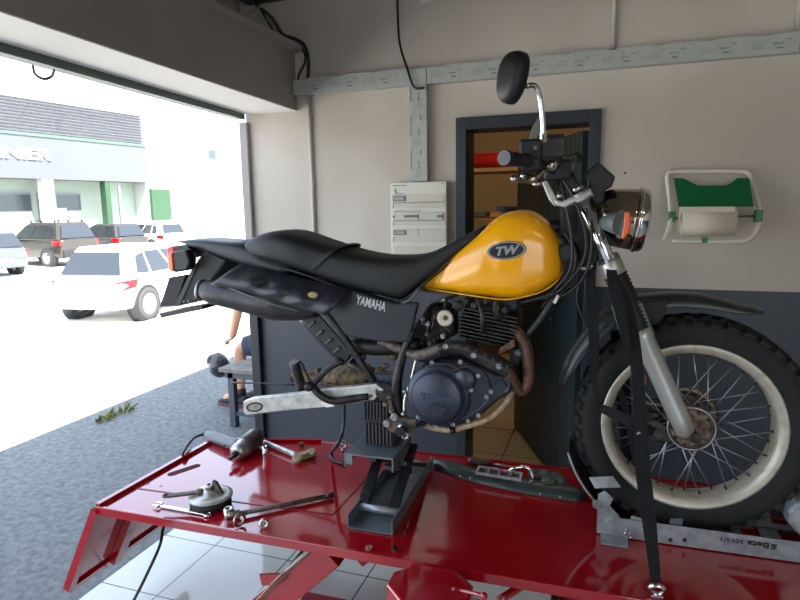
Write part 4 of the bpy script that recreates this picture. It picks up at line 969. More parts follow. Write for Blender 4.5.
# ---- engine
en = sub('engine', mc)
cx_, cy_ = 462, 390
cover = [(412, 384), (414, 374), (421, 366), (434, 361), (450, 359), (464, 359.5), (480, 364), (496, 372), (507, 379), (511.5, 388), (507, 395), (497, 401), (486, 411), (478, 417), (466, 421.5), (452, 427.5), (436, 426.5), (424, 422), (416, 412), (411.5, 400)]
w = MB()
cen = sum((V(x, y, .12) for x, y in cover), Vec((0, 0, 0))) / len(cover)
lay = []
for off, sc in ((-.10, .93), (.08, .99), (.115, 1.0), (.128, .97), (.134, .90)):
    lay.append([cen + EV * (.12 - off) + (V(x, y, .12) - cen) * sc for x, y in cover])
w.rings(lay); part('crankcase', w, 'engine_black', en)
c0 = V(438.5, 395.5, .134)
w = MB(); w.lathe(c0 + EV * .01, -EV, [(.112, 0), (.108, .014), (.098, .020), (.090, .022), (.086, .034), (.078, .040), (.0, .041)], 48); cc_ = part('clutch_cover', w, mat('cover_blue', (46, 54, 70), .36, .25, rgb2=(64, 66, 70), scale=18, lo=.5, hi=.8), en)
w = MB(); yo = -EV * .0315 + EZ * .004; w.text('YAMAHA', c0 + yo - EU * .055 - EZ * .012, EU, EZ, .022, .004, bold=.03, width=.115); part('lettering', w, 'letter_navy', cc_)
w = MB(); Dp = [c0 - EV * .031 + EU * (.034 * math.cos(a)) - EZ * (.036) + EZ * (.02 * math.sin(a) * (1.2 if math.sin(a) < 0 else .8)) for a in [2 * PI * k / 28 for k in range(28)]]; w.prism(Dp, -EV * .004); part('inspection_cap', w, 'engine_black', cc_, bevel=.001)
w = MB(); w.lathe(V(466, 378, .12), -EV, [(.038, 0), (.036, .02), (.030, .026), (.0, .028)], 28); part('filter_cap', w, 'cover_blue', en)
w = MB(); w.lathe(V(502, 384.5, .115), -EV, [(.036, 0), (.034, .016), (.02, .02), (.018, .010), (.0, .010)], 28); part('oil_cap', w, 'engine_black', en)
tb('case_rib', [(449, 372, .135), (470, 366, .135), (486, 376, .133), (491, 391, .133)], .006, 'engine_grey', en)
tb('case_rib', [(425, 368, .135), (437, 364, .137), (452, 365, .137), (460, 370, .137)], .007, 'engine_grey', en)
tb('case_rib', [(420, 418, .125), (440, 422, .133), (462, 419, .133), (480, 409, .13), (492, 396, .13)], .006, 'engine_black', en)
for x, y in ((478.5, 375.5), (471, 390), (491, 391.5), (455.5, 374.5), (486.5, 397), (478.5, 415.5), (460.5, 361.5), (468, 421), (432, 362.5), (453, 424), (436, 425.5), (418, 417), (449, 371), (417, 376)):
    w = MB(); p = V(x, y, .137); w.lathe(p + EV * .012, -EV, [(.007, 0), (.007, .016), (.0035, .016), (.003, .012), (0, .012)], 12, smooth=False); part('case_bolt', w, 'zinc', en)
w = MB(); w.tube([V(452, 428, .1), V(453, 433, .1)], .010, sub=1); w.cyl(V(452, 434, .11), V(452, 434, .08), .009, n=12); part('drain_bolt', w, 'dark_steel', en)
# cylinder fins, tilted forward
ax = (V(492, 311, 0) - V(486, 345, 0)).normalized(); fu = EV.cross(ax).normalized()
if fu.dot(EU) < 0: fu = -fu
base = S(486, 342, .06)
w = MB(); w.box(base + ax * .055, (.11, .11, .14), (fu, EV, ax)); cy = part('cylinder', w, 'engine_grey', en, bevel=.01)
for k in range(9):
    w = MB(); w.box(base + ax * (.004 + k * .0125), (.195 - .004 * abs(k - 4), .17, .0045), (fu, EV, ax)); part('cooling_fin', w, 'fin_metal', cy, bevel=.001)
w = MB(); w.box(base + ax * .15, (.16, .13, .07), (fu, EV, ax)); hd_ = part('cylinder_head', w, 'engine_black', en, bevel=.014)
for i, (x, y, r_, l) in enumerate(((459, 305, .018, .02), (476, 304, .012, .03), (498, 305, .016, .025), (506, 309, .012, .03), (468, 300, .012, .02), (487, 300, .014, .02))):
    w = MB(); w.lathe(V(x, y, .07), -EV, [(r_, 0), (r_, l), (r_ * .6, l + .004), (r_ * .6, l + .01), (0, l + .01)], 14, smooth=False); part('head_bolt', w, 'engine_grey' if i % 2 else 'dark_steel', hd_)
tb('spark_plug_lead', [(477, 298, .09), (481, 309, .115), (483, 320, .12), (482.5, 331, .10)], [.006, .007, .010, .009], 'engine_grey', en)
tb('head_pipe', [(497, 300, .09), (497, 313, .09), (505, 320, .06)], .014, 'engine_grey', en)
# carburettor and thermostat disc
w = MB(); w.loft([(V(430, 302, .02), V(432, 338, .02), .04), (V(443, 302, .02), V(443, 340, .02), .05), (V(455, 306, .02), V(457, 334, .02), .04)], p=4); cb_ = part('carburettor', w, 'engine_grey', en)
w = MB(); w.lathe(V(445.5, 318, .10), -EV, [(.0, 0), (.026, 0), (.028, .004), (.026, .010), (.018, .012), (.012, .009), (0, .010)], 28); part('carburettor_cap', w, mat('cap_cream', (196, 186, 168), .5), cb_)
w = MB(); w.cyl(V(445.5, 318, .1145), V(445.5, 318, .111), .009, n=14); part('cap_stud', w, 'rusty_pipe', cb_)
tb('throttle_cable', [(445, 308, .09), (447, 298, .09), (458, 294, .07)], .006, 'black_rubber', cb_)
rng = random.Random(11)
for k in range(26):
    x, y = rng.uniform(421, 458), rng.uniform(314, 352)
    if math.hypot(x - 445, y - 318) < 8: y += 16
    if y > 350: continue
    m = rng.choice(['steel', 'dark_steel', 'engine_grey', 'black_rubber', 'grey_plastic', 'dusty_steel']); of = rng.uniform(.06, .10)
    w = MB()
    if k % 3 == 0: w.cyl(V(x, y, of), V(x + rng.uniform(-2, 2), y + rng.uniform(2, 8), of), rng.uniform(.004, .009), n=10)
    elif k % 3 == 1: w.lathe(V(x, y, of), -EV, [(.009, 0), (.009, .008), (.005, .008), (.005, .018), (0, .018)], 10, smooth=False)
    else: w.tube([V(x, y, of), V(x + rng.uniform(-5, 5), y + 6, of + .01), V(x + rng.uniform(-5, 5), y + 12, of - .01)], .004, n=8)
    part(['carburettor_screw', 'carburettor_nut', 'small_hose'][(k % 3 == 0) * 0 + (k % 3 == 1) * 1 + (k % 3 == 2) * 2], w, m, cb_)
w = MB(); w.tube([V(425, 300, .03), V(418, 320, .03), V(424, 345, .03)], .03, n=14); w.box(S(425, 328, 0), (.12, .12, .16), (EU, EV, EZ)); part('airbox', w, 'matt_black', en, bevel=.01)
w = MB(); w.box(S(448, 352, 0), (.2, .12, .06), (EU, EV, EZ)); part('upper_case', w, 'engine_black', en, bevel=.01)
# exhaust
ex_ = sub('exhaust', mc)
tb('header_pipe', [(505, 325, .03), (518, 333, .06), (526.5, 347, .085), (528.5, 365, .09), (528, 381, .09), (523, 390.5, .09), (516, 386, .10), (509, 373, .12), (500, 366, .13)], [.017, .018, .019, .019, .018, .019, .02, .02], 'rusty_pipe', ex_, n=18, sub_=6)
tb('header_pipe', [(505, 368, .125), (484, 358, .14), (462, 348, .14), (448, 347, .14), (434, 351, .13), (418, 355, .12), (408, 352, .10), (380, 340, .08)], [.02, .02, .019, .018, .018, .018, .018], 'dusty_steel', ex_, n=18, sub_=6)
hs = [(438, 345.5, 439, 354), (450, 341, 451, 352), (463, 342, 461, 353.5), (476, 347, 473, 360), (490, 353.5, 486, 367), (502, 360, 499, 373), (511, 366, 507, 377)]
rows = [[(a, b, .150) for a, b, c, d in hs], [((a + c) / 2, (b + d) / 2, .168) for a, b, c, d in hs], [(c, d, .150) for a, b, c, d in hs]]
o_ = part('heat_shield', patch(rows), 'dirty_black', ex_); solid(o_, .003, 1)
w = MB()
for k in range(9):
    t = .08 + k * .105; i = min(int(t * 6), 5); f_ = t * 6 - i
    x = hs[i][0] + (hs[i + 1][0] - hs[i][0]) * f_; y = hs[i][1] + (hs[i + 1][1] - hs[i][1]) * f_ + 3.5
    w.bar(V(x - .3, y - 1.5, .168), V(x + 1.2, y + 4.0, .17), .007, .004, side=EV)
part('shield_slot', w, 'decal_black', ex_)
for x, y in ((499, 366), (474, 355), (446, 346)):
    w = MB(); w.lathe(V(x, y, .163), -EV, [(.010, 0), (.009, .008), (.004, .008), (0, .006)], 14, smooth=False); part('shield_bolt', w, 'steel', ex_)
plate('shield_bracket', [(514.5, 338.5), (514.5, 347), (504, 352), (497, 356.5), (499.5, 348.5), (508, 343)], .12, .004, 'rusty_pipe', ex_, .001)
plate('engine_mount', [(510, 350), (521, 346), (524, 358), (516, 366), (509, 362)], .06, .02, 'engine_grey', en, .003)
w = MB(); w.ball(V(518.5, 353, .08), (.014, .014, .014)); part('mount_bolt', w, 'grey_plastic', en)

# ---- front end: forks
fk = sub('front_fork', mc)
FT, FB = V(577.5, 190, .10), V(686, 433, .10)
fd = (FB - FT).normalized()
def fpt(y, off=.10):     # point on the fork line at image row y
    x = 577.5 + (686 - 577.5) * (y - 190) / (433 - 190); return V(x, y, off)
for off, s_ in ((.10, 1), (-.10, -1)):
    dl_ = EV * (.10 - off)
    def g(y): return fpt(y) + dl_
    w = MB(); w.cyl(g(191), g(300), .0195, n=24); part('fork_tube', w, 'chrome', fk)
    w = MB(); rs = []; n = 15; A, B_ = g(274), g(330)
    prof = []; ln = (B_ - A).length
    for k in range(n): prof += [(.030, ln * k / n), (.036, ln * (k + .5) / n)]
    prof.append((.030, ln)); w.lathe(A, B_ - A, prof, 24); part('fork_gaiter', w, 'black_rubber', fk)
    w = MB(); w.lathe(g(328), fd, [(.034, 0), (.034, .03), (.031, .04), (.030, (g(418) - g(328)).length), (.027, (g(432) - g(328)).length), (.015, (g(436) - g(328)).length)], 28); part('fork_leg', w, 'fork_alu', fk)
    w = MB(); w.cyl(g(186), g(192), .024, n=20); part('fork_cap', w, 'worn_chrome', fk)
def clampbar(name, y, hw, hh, m, dx=0):
    w = MB(); c = fpt(y, .10) + EV * .10; r_ = fd; fw_ = EV.cross(r_).normalized()
    pts = []
    w.box(c, (.20 + .0, .07, hh), (EV, fw_, r_)); 
    for s_ in (-1, 1): w.cyl(c + EV * (.10 * s_) - r_ * hh / 2, c + EV * (.10 * s_) + r_ * hh / 2, hw, n=24)
    return part(name, w, m, fk, bevel=.003)
clampbar('top_clamp', 197, .031, .026, 'aluminium'); clampbar('lower_clamp', 268, .034, .045, 'aluminium')
w = MB(); w.prism([V(556, 205, .13), V(553, 199, .13), V(562, 201, .13), V(590, 189.5, .13), V(593, 194.5, .13), V(572, 203.5, .13), V(565, 208, .13)], EV * .05); part('clamp_arm', w, 'aluminium', fk, bevel=.006)
plate('handlebar_riser', [(541.5, 182), (547, 180), (556, 198), (561, 206), (554, 206), (549, 200)], .10, .03, 'aluminium', fk, .004)
w = MB(); w.ball(V(561, 196, .08), (.02, .02, .016)); part('riser_nut', w, 'steel', fk)
# tooth-edged brackets under the gaiter
plate('gaiter_bracket', [(611, 306), (617, 304), (622, 318), (627, 336), (625, 344), (620, 334)], .12, .004, 'grey_plastic', fk, .001)
plate('gaiter_bracket', [(636, 301), (642, 303), (653, 330), (655, 338), (648, 336)], .12, .004, 'grey_plastic', fk, .001)
# ---- handlebar
hb = sub('handlebar', mc)
G0, G1 = V(505, 158, .40), V(530, 161.5, .28)
tb('bar_tube', [(505, 158, .40), (530, 161.5, .28), (546, 166, .19), (556, 176, .10), (560, 182, .05), (563, 181, 0), (566, 178, -.10), (572, 160, -.22), (576, 158, -.40)], .011, 'black_metal', hb, sub_=6)
gd = (G1 - G0).normalized()
w = MB(); w.lathe(G0 - gd * .004, gd, [(.0, 0), (.019, 0), (.0215, .004), (.0215, .012), (.0165, .014), (.0165, .10), (.0215, .102), (.0215, .112), (.014, .115)], 28)
for k in range(12): w.torus(G0 + gd * (.02 + .0065 * k), gd, .0165, .0016, 24, 6)
gr = part('grip', w, 'black_rubber', hb)
w = MB(); w.cyl(G0 - gd * .0055, G0 - gd * .0035, .0195, n=24); part('grip_end', w, mat('end_grey', (96, 98, 100), .6), gr)
w = MB(); w.box(V(531, 150, .27), (.06, .07, .055), (EU, EV, EZ)); w.box(V(531, 160, .27), (.05, .06, .06), (EU, EV, EZ)); part('switch_housing', w, 'black_plastic', hb, bevel=.008)
w = MB(); w.box(V(526, 144, .27), (.03, .03, .012), (EU, EV, EZ)); w.ball(V(536, 148, .30), .008); part('switch_button', w, 'grey_plastic', hb)
w = MB(); w.box(V(551, 148, .20), (.07, .06, .055), (EU, EV, EZ)); mcy = part('brake_reservoir', w, mat('reservoir_grey', (58, 58, 56), .5), hb, bevel=.006)
w = MB(); w.box(V(551, 148, .20) + EZ * .031, (.074, .064, .008), (EU, EV, EZ)); part('reservoir_lid', w, 'black_plastic', mcy, bevel=.002)
w = MB(); w.cyl(V(551, 165, .20), V(553, 165.5, .17), .016, n=20); w.ball(V(551, 165, .205), (.014, .012, .014)); part('bar_clamp_bolt', w, 'worn_chrome', hb)
w = MB(); w.box(V(547, 160, .15), (.08, .06, .05), (EU, EV, EZ)); w.box(V(558, 170, .1), (.08, .08, .06), (EU, EV, EZ)); part('bar_clamp', w, 'black_plastic', hb, bevel=.01)
tb('brake_lever', [(545, 170, .20), (535, 177, .26), (524, 181, .34), (514, 178.5, .42)], [.007, .009, .007, .006, .008], 'worn_chrome', hb)
w = MB(); w.ball(V(514, 178.5, .42), .010); w.ball(V(530, 179, .3), (.022, .012, .012)); w.ball(V(524, 176, .28), (.012, .016, .01)); w.ball(V(537, 184, .25), (.014, .01, .008)); part('lever_bracket', w, 'worn_chrome', hb)
w = MB(); w.cyl(V(571, 172, .1), V(571, 163, .1), .012, n=14); w.box(V(567, 168, .08), (.03, .05, .03), (EU, EV, EZ)); part('cable_adjuster', w, 'grey_plastic', hb, bevel=.004)
# far grip assembly
g0, g1 = V(576, 158, -.40), V(573.5, 158.8, -.30); gg = (g1 - g0).normalized()
w = MB(); w.lathe(g0, gg, [(0, 0), (.02, 0), (.0215, .01), (.0165, .013), (.0165, .10), (.0215, .102), (.0215, .11)], 24); part('grip', w, 'black_rubber', hb)
# mirrors
mr = sub('mirror', mc)
tb('mirror_stem', [(543.5, 141, .26), (542.8, 122, .27), (540.5, 100, .28), (538.5, 91, .29), (534, 85.5, .30), (526, 86, .32)], .0075, 'chrome', mr, n=14, sub_=6)
w = MB(); w.cyl(V(543.5, 143, .26), V(543.4, 133, .26), .0115, n=12, smooth=False); part('stem_nut', w, 'worn_chrome', mr)
mcn = V(512, 77.5, .34); mt = (V(516.5, 51, .34) - V(506.5, 104, .34)); mh = mt.length / 2; mt.normalize(); ms = mt.cross(EV).normalized()
mn = (EV * -.75 + ms * .66).normalized(); mx_ = mt.cross(mn).normalized()
w = MB(); rg = []
for t in range(0, 9):
    a = PI / 2 * t / 8; 
    rg.append([mcn + mn * (.0 + .028 * math.sin(a)) + mt * (mh * max(math.cos(a), .02) ** .55 * sp(math.sin(b), .85)) + mx_ * ((.046 + .005 * math.sin(b)) * max(math.cos(a), .02) ** .55 * sp(math.cos(b), .8)) for b in [2 * PI * k / 32 for k in range(32)]])
rg = [[p - mn * .014 for p in rg[0]]] + rg
w.rings(rg); part('mirror_housing', w, 'black_plastic', mr)
w = MB(); w.prism([mcn - mn * .0142 + (p - mcn - mn * 0) * .93 - mn * 0 for p in rg[1]], -mn * .001); part('mirror_glass', w, 'chrome', mr)
mr2 = sub('mirror', mc)
w = MB(); w.prism([V(x, y, -.32) for x, y in ((529, 139), (531.5, 128), (540, 114.5), (544, 113), (545, 122), (540, 139))], EV * .02); part('mirror_housing', w, mat('mirror_green_grey', (128, 134, 122), .3, .5), mr2, bevel=.004)
tb('mirror_stem', [(541, 138, -.3), (550, 150, -.28), (572, 160, -.25)], .006, 'black_metal', mr2)

# ---- instruments, headlight, indicator
w = MB(); c = S(600, 176, .02); dI = (V(616, 176, .0) - V(598, 161.5, .0)).normalized(); dn = EV.cross(dI).normalized()
w.prism([S(598, 161.5, .06) - EV * .07, S(615.5, 177, .06) - EV * .07, S(611.5, 187, .06) - EV * .07, S(605, 190, .06) - EV * .07, S(604.5, 201, .06) - EV * .07, S(597, 206, .06) - EV * .07, S(590, 198, .06) - EV * .07, S(589, 184, .06) - EV * .07, S(585, 174.5, .06) - EV * .07], EV * .14); part('speedometer', w, 'black_plastic', bevel=.006)
plate('front_cowl', [(560, 205), (575, 203), (590, 200), (606, 203), (602, 228), (592, 235), (600, 262), (582, 262), (572, 240)], .05, .10, 'matt_black', mc, .01)
hl = sub('headlight', mc)
hc = S(640, 220.5, .03); fwd = (EU * .985 - EZ * .12).normalized(); R_h = (S(640, 190, 0) - S(640, 251, 0)).length / 2
w = MB(); w.lathe(hc - fwd * .17, fwd, [(.02, 0), (R_h * .45, .012), (R_h * .72, .035), (R_h * .90, .07), (R_h * .97, .11), (R_h, .15), (R_h, .158)], 48); part('headlight_bowl', w, mat('lamp_chrome', (178, 166, 146), .1, 1.0), hl)
w = MB(); w.torus(hc - fwd * .006, fwd, R_h, .007, 48, 10); w.lathe(hc - fwd * .004, fwd, [(R_h * 1.04, 0), (R_h * 1.02, .016), (R_h * .94, .024)], 48, cap=False); part('headlight_rim', w, 'chrome', hl)
w = MB(); w.lathe(hc + fwd * .004, fwd, [(R_h * .95, 0), (R_h * .8, .014), (R_h * .4, .026), (0, .03)], 40); part('headlight_lens', w, mat('lens_glass', (200, 206, 208), .05, 0, spec=.9), hl)
w = MB(); w.tube([V(597, 225, .07), V(606, 223, .10), V(614, 223, .14), V(621, 224, .16)], [.020, .022, .030, .034], n=20); ts = part('turn_signal', w, mat('indicator_grey', (98, 106, 104), .4))
w = MB(); iu = V(621.5, 224.5, .16)
w.prism([V(x, y, .16) for x, y in ((618, 212), (624, 209), (626, 226), (622, 240), (616, 238))], EV * .05); part('signal_body', w, 'indicator_grey', ts, bevel=.008)
w = MB(); w.prism([V(x, y, .162) for x, y in ((624.5, 211.5), (629.5, 211.5), (631.5, 219), (630, 231), (624.5, 239.5), (620.5, 238), (623, 226))], EV * .054); part('orange_lens', w, 'orange_lens', ts, bevel=.005)
plate('headlight_bracket', [(592, 236), (600, 230), (608, 234), (616, 243), (612, 246), (598, 244)], .09, .02, 'matt_black', mc, .004)
# cables between tank and fork
cabs = [([(556, 172, .1), (570, 190, .12), (585, 230, .12), (583, 262, .12), (560, 290, .10), (540, 300, .08)], .005),
        ([(560, 176, .08), (566, 205, .12), (572, 240, .13), (570, 270, .12), (552, 293, .1)], .005),
        ([(570, 170, .06), (588, 205, .1), (592, 240, .13), (588, 268, .13), (578, 285, .1), (560, 298, .08)], .0045),
        ([(576, 186, .05), (596, 232, .06), (594, 270, .06)], .006),
        ([(565, 232, .1), (576, 256, .1), (568, 284, .1), (545, 296, .09), (520, 303, .07)], .0055),
        ([(590, 262, .08), (579, 285, .1), (577, 303, .1), (586, 323, .1), (600, 350, .08)], .0035),
        ([(596, 172, .0), (590, 186, .02), (586, 200, .04)], .004)]
for pts, r_ in cabs: tb('control_cable', pts, r_, 'cable_black', mc, n=8)
w = MB(); w.ball(V(586, 268, .09), (.02, .02, .012)); w.ball(V(591, 266, .09), .008); part('cable_guide', w, 'worn_chrome')
w = MB(); w.box(S(571, 222, 0), (.07, .10, .10), (EU, EV, EZ)); w.box(S(575, 245, 0), (.06, .08, .08), (EU, EV, EZ)); w.cyl(V(566, 252, .09), V(570, 252, .04), .03, n=18); part('ignition_housing', w, 'matt_black', bevel=.012)

# ---- front fender
w = MB(); fs = [(557.5, 385, 564, 388), (563, 368, 572, 374), (573, 350, 583, 358), (587, 332, 598, 343), (605, 314, 614, 328), (625, 301, 630, 317), (648, 297.5, 650, 311), (676, 295.5, 675, 307), (700, 297, 698, 308), (722, 301, 719, 310), (742, 306.5, 739, 313), (756, 309, 753, 314), (767.5, 312.5, 766, 314)]
rowsF = []
n_ = 11
for i, (a, b, c, d) in enumerate(fs):
    pT, pB = S(a, b, .07), S(c, d, .07); hwF = .07 * (1 if 0 < i < len(fs) - 1 else .75)
    sec = []
    for k in range(n_):
        t = k / (n_ - 1) * 2 - 1; drop = abs(t) ** 4
        sec.append(pT + (pB - pT) * drop + EV * (hwF * t) + (pT - pB) * (0.04 * (1 - t * t)))
    rowsF.append(sec)
cols = [catmull(list(c), 4) for c in zip(*rowsF)]; G = list(zip(*cols)); n_ = len(G[0])
for r in G: w.v += [Vec(p) for p in r]
for i in range(len(G) - 1):
    for j in range(n_ - 1): w.f.append([i * n_ + j, i * n_ + j + 1, (i + 1) * n_ + j + 1, (i + 1) * n_ + j]); w.sm.append(True)
ff = part('front_fender', w, 'fender_plastic'); solid(ff, .004, 0)
w = MB(); w.prism([V(x, y, .08) for x, y in ((612, 316), (640, 302), (668, 300), (664, 318), (655, 326), (640, 312), (625, 318))], EV * .16); part('fender_brace', w, 'matt_black', ff, bevel=.004)

# ---- front wheel
wh = sub('front_wheel', mc)
wc_ = L(-.052, 0, .352); RT = .345
w = MB()
prof = [(.262, -.048), (.275, -.056), (.300, -.064), (.322, -.062), (.334, -.050), (.340, -.025), (.342, 0), (.340, .025), (.334, .050), (.322, .062), (.300, .064), (.275, .056), (.262, .048)]
w.lathe(wc_, -EV, prof, 96, closed=True)
nk = 44
for k in range(nk):
    for v, wd_, ph in ((-.052, .024, 0), (-.018, .026, .5), (.018, .026, 0), (.052, .024, .5)):
        a = 2 * PI * (k + ph) / nk; e = EU * math.cos(a) + EZ * math.sin(a); tgt = EU * -math.sin(a) + EZ * math.cos(a)
        rr_ = .337 if abs(v) > .04 else .343
        tilt = .5 * (1 if v > 0 else -1) if abs(v) > .04 else 0
        ex_r = (e + EV * tilt).normalized(); ev_ = (EV - ex_r * EV.dot(ex_r)).normalized()
        w.box(wc_ + e * rr_ + EV * v, (.014, wd_, .027), (ex_r, ev_, tgt))
part('tyre', w, 'tyre_rubber', wh)
w = MB(); w.lathe(wc_, -EV, [(.266, -.052), (.268, -.046), (.262, -.044), (.246, -.030), (.240, 0), (.246, .030), (.262, .044), (.268, .046), (.266, .052), (.258, .052), (.240, .044), (.236, .034), (.232, 0), (.236, -.034), (.240, -.044), (.258, -.052)], 96, closed=True); rim = part('rim', w, 'rim_paint', wh)
w = MB(); N_ = 36
for k in range(N_):
    a = 2 * PI * k / N_; s_ = 1 if k % 2 else -1; b = a + (1 if (k // 2) % 2 else -1) * .75
    p = wc_ + (EU * math.cos(a) + EZ * math.sin(a)) * .236 + EV * (.012 * s_); q = wc_ + (EU * math.cos(b) + EZ * math.sin(b)) * .055 + EV * (.045 * s_)
    w.cyl(q, p, .0019, n=6)
part('spokes', w, 'steel', wh)
w = MB()
for k in range(N_):
    a = 2 * PI * k / N_; s_ = 1 if k % 2 else -1; e = EU * math.cos(a) + EZ * math.sin(a); w.cyl(wc_ + e * .236 + EV * (.012 * s_), wc_ + e * .222 + EV * (.013 * s_), .0035, n=8)
part('spoke_nipples', w, 'dark_steel', rim)
w = MB(); w.lathe(wc_ + EV * .055, -EV, [(.0, 0), (.058, 0), (.062, .006), (.045, .012), (.034, .03), (.034, .075), (.05, .085), (.066, .09), (.070, .096), (.066, .104), (.05, .108), (.03, .110), (.026, .125), (0, .126)], 40); hub = part('hub', w, 'rust_hub', wh)
w = MB(); w.torus(wc_ - EV * .052, EV, .068, .003, 40, 8); part('hub_rim', w, 'steel', hub)
w = MB()
for k in range(10):
    a = 2 * PI * k / 10; w.cyl(wc_ - EV * .05 + (EU * math.cos(a) + EZ * math.sin(a)) * .055, wc_ - EV * .058 + (EU * math.cos(a) + EZ * math.sin(a)) * .055, .006, n=10)
part('hub_bolts', w, 'dark_steel', hub)
w = MB(); ra = wc_ + EV * .075; w.lathe(ra, -EV, [(.07, -.002), (.10, -.002), (.10, .002), (.07, .002)], 48, closed=True)
for k in range(5): a = 2 * PI * k / 5; w.bar(ra + (EU * math.cos(a) + EZ * math.sin(a)) * .05, ra + (EU * math.cos(a + .3) + EZ * math.sin(a + .3)) * .075, .02, .004, side=EV)
part('brake_disc', w, mat('disc_brown', (112, 100, 88), .4, .8), wh)
w = MB()
for k in range(30):
    a = 2 * PI * k / 30; w.cyl(ra - EV * .0025 + (EU * math.cos(a) + EZ * math.sin(a)) * (.08 + .01 * (k % 2)), ra - EV * .003 + (EU * math.cos(a) + EZ * math.sin(a)) * (.08 + .01 * (k % 2)), .0035, n=8)
part('disc_holes', w, 'decal_black', wh)
w = MB(); w.cyl(wc_ + EV * .13, wc_ - EV * .13, .010, n=16); w.cyl(wc_ - EV * .128, wc_ - EV * .14, .017, n=6, smooth=False); part('axle', w, 'dark_steel', wh)
w = MB(); w.box(V(666, 430, -.07), (.09, .05, .08), (EU, EV, EZ)); w.box(V(652, 405, -.07), (.05, .04, .05), (EU, EV, EZ)); part('brake_caliper', w, 'black_metal', mc, bevel=.01)
plate('axle_bracket', [(646, 421), (656, 420), (668, 428), (676, 436), (668, 443), (655, 438)], .05, .006, 'dark_steel', mc, .002)
w = MB(); w.box(V(643, 380, -.07), (.018, .02, .03), (EU, EV, EZ)); part('fork_reflector', w, mat('reflector_orange', (190, 120, 70), .4), mc, bevel=.002)
# ================================================================ STRAPS
ring_c = T(657, 590, .024)
def strap(name, pts, w_, label, wdir, th=.003, group=None, hook=None):
    w = MB(); w.ribbon(pts, w_, th, wdir); o = build(name, w, 'webbing', origin=pts[0]); tag(o, label, 'strap', group); return o
s1_ = strap('tie_down_strap', [V(614, 278, .14), V(624, 302, .155), V(632.5, 335, .17), V(638, 380, .19), V(641, 430, .22), V(643, 470, .25), V(649, 520, .32), V(656, 582, .385)], [.026, .038, .038, .034, .036, .042, .038, .026], 'wide black tie-down strap pulled from the fork clamp to the ring on the lift', EU)
w = MB(); w.ribbon([V(610, 262, .10), V(614, 285, .175), V(622, 320, .185), V(628, 352, .19)], [.024, .034, .03, .016], .004, EU); build('strap_loop', w, 'webbing', s1_)
w = MB(); c = V(637, 434, .24); w.bar(c, c + EZ * .006 + EU * .008, .004, .006, side=EV); build('stitched_tag', w, 'zinc', s1_)
strap('tie_down_strap', [V(590, 268, .10), V(592, 300, .11), V(594, 340, .11), V(594, 370, .12), V(597, 402, .12)], [.02, .03, .032, .026, .01], 'thin black strap hanging free over the rear of the front tyre', EU)
strap('tie_down_strap', [V(601, 408, .09), V(618, 416, .13), V(635, 424, .16), V(654, 432, .12)], [.028, .036, .034, .03], 'short black strap looped sideways through the front spokes', EZ)
strap('tie_down_strap', [V(618, 330, -.12), V(622, 380, -.14), V(626, 430, -.18), V(632, 490, -.25), V(640, 500, -.30)], [.05, .05, .045, .04, .03], 'black strap on the far side of the front wheel', EU)
strap('strap_tail', [V(616, 378, .02), V(621, 392, .03), V(628, 420, .04), V(634, 450, .05), V(640, 478, .08)], [.008, .02, .024, .022, .012], 'loose black strap end hanging inside the front wheel', EU)
w = MB(); w.torus(ring_c, (EV * .92 + EZ * .38), .019, .0065, 28, 10)
rg_ = build('lashing_ring', w, 'chrome', origin=tuple(ring_c)); tag(rg_, 'chrome lashing ring at the foot of the wide black strap', 'ring')
w = MB(); w.box(T(657, 595, .003), (.03, .02, .006), (EU, EV, EZ)); build('ring_plate', w, 'zinc', rg_, bevel=.002)

# ================================================================ TOOLS AND PARTS ON THE LIFT
# impact wrench
iw = empty('impact_wrench', tuple(T(240, 452))); tag(iw, 'air impact wrench lying at the back left of the lift', 'impact wrench')
A, B_ = T(232, 457, .035), T(256, 437, .045); d = (B_ - A); ln = d.length; d.normalize()
w = MB(); w.lathe(A + d * .03, d, [(.018, 0), (.034, .010), (.038, .03), (.038, .07)], 28); build('hammer_case', w, 'steel', iw)
w = MB(); w.lathe(A + d * .10, d, [(.038, 0), (.042, .01), (.042, ln - .11), (.034, ln - .085), (0, ln - .083)], 28); build('motor_housing', w, mat('tool_brown', (62, 44, 42), .35), iw)
w = MB(); w.box(A + d * .005, (.05, .013, .013), (d, d.cross(EZ).normalized(), d.cross(EZ).cross(d).normalized())); w.cyl(A + d * .015, A + d * .035, .013, n=16); build('square_drive', w, 'dark_steel', iw, bevel=.002)
H0, H1 = T(240, 446, .03), T(207, 435, .02)
w = MB(); w.tube([H0, H0 + (H1 - H0) * .4, H0 + (H1 - H0) * .8, H1], [.028, .026, .025, .018], n=18); build('grip_handle', w, mat('handle_grey', (112, 114, 118), .5), iw)
w = MB(); w.cyl(H1, H1 + (H1 - H0).normalized() * .03, .013, n=14); build('air_coupling', w, 'dark_steel', iw)
w = MB(); q = H0 + (H1 - H0) * .3 + EZ * -.005; w.box(q - EV * .02, (.03, .012, .012), (EU, EV, EZ)); build('trigger', w, 'black_plastic', iw, bevel=.003)
E1 = H1 + (H1 - H0).normalized() * .03
hose = MB(); edge = T(183, 455, .02)
hose.tube([E1, T(194, 438, .03), T(187, 446, .03), T(183, 454, .02), plane(182, 462, L(-2.05, 0, 0), EU), plane(181, 480, L(-2.07, 0, 0), EU), L(-2.0, .05, -.12), plane(166, 521, L(0, -.12, 0), EV), plane(160, 545, L(0, -.20, 0), EV), plane(148, 572, L(0, -.26, 0), EV), plane(133, 602, L(0, -.30, 0), EV), L(-2.02, -.45, -.555), L(-2.2, -.9, -.56)], .006, n=10, sub=6)
tag(build('air_hose', hose, 'cable_black', origin=tuple(E1)), 'black air hose running from the impact wrench down under the lift end', 'hose')
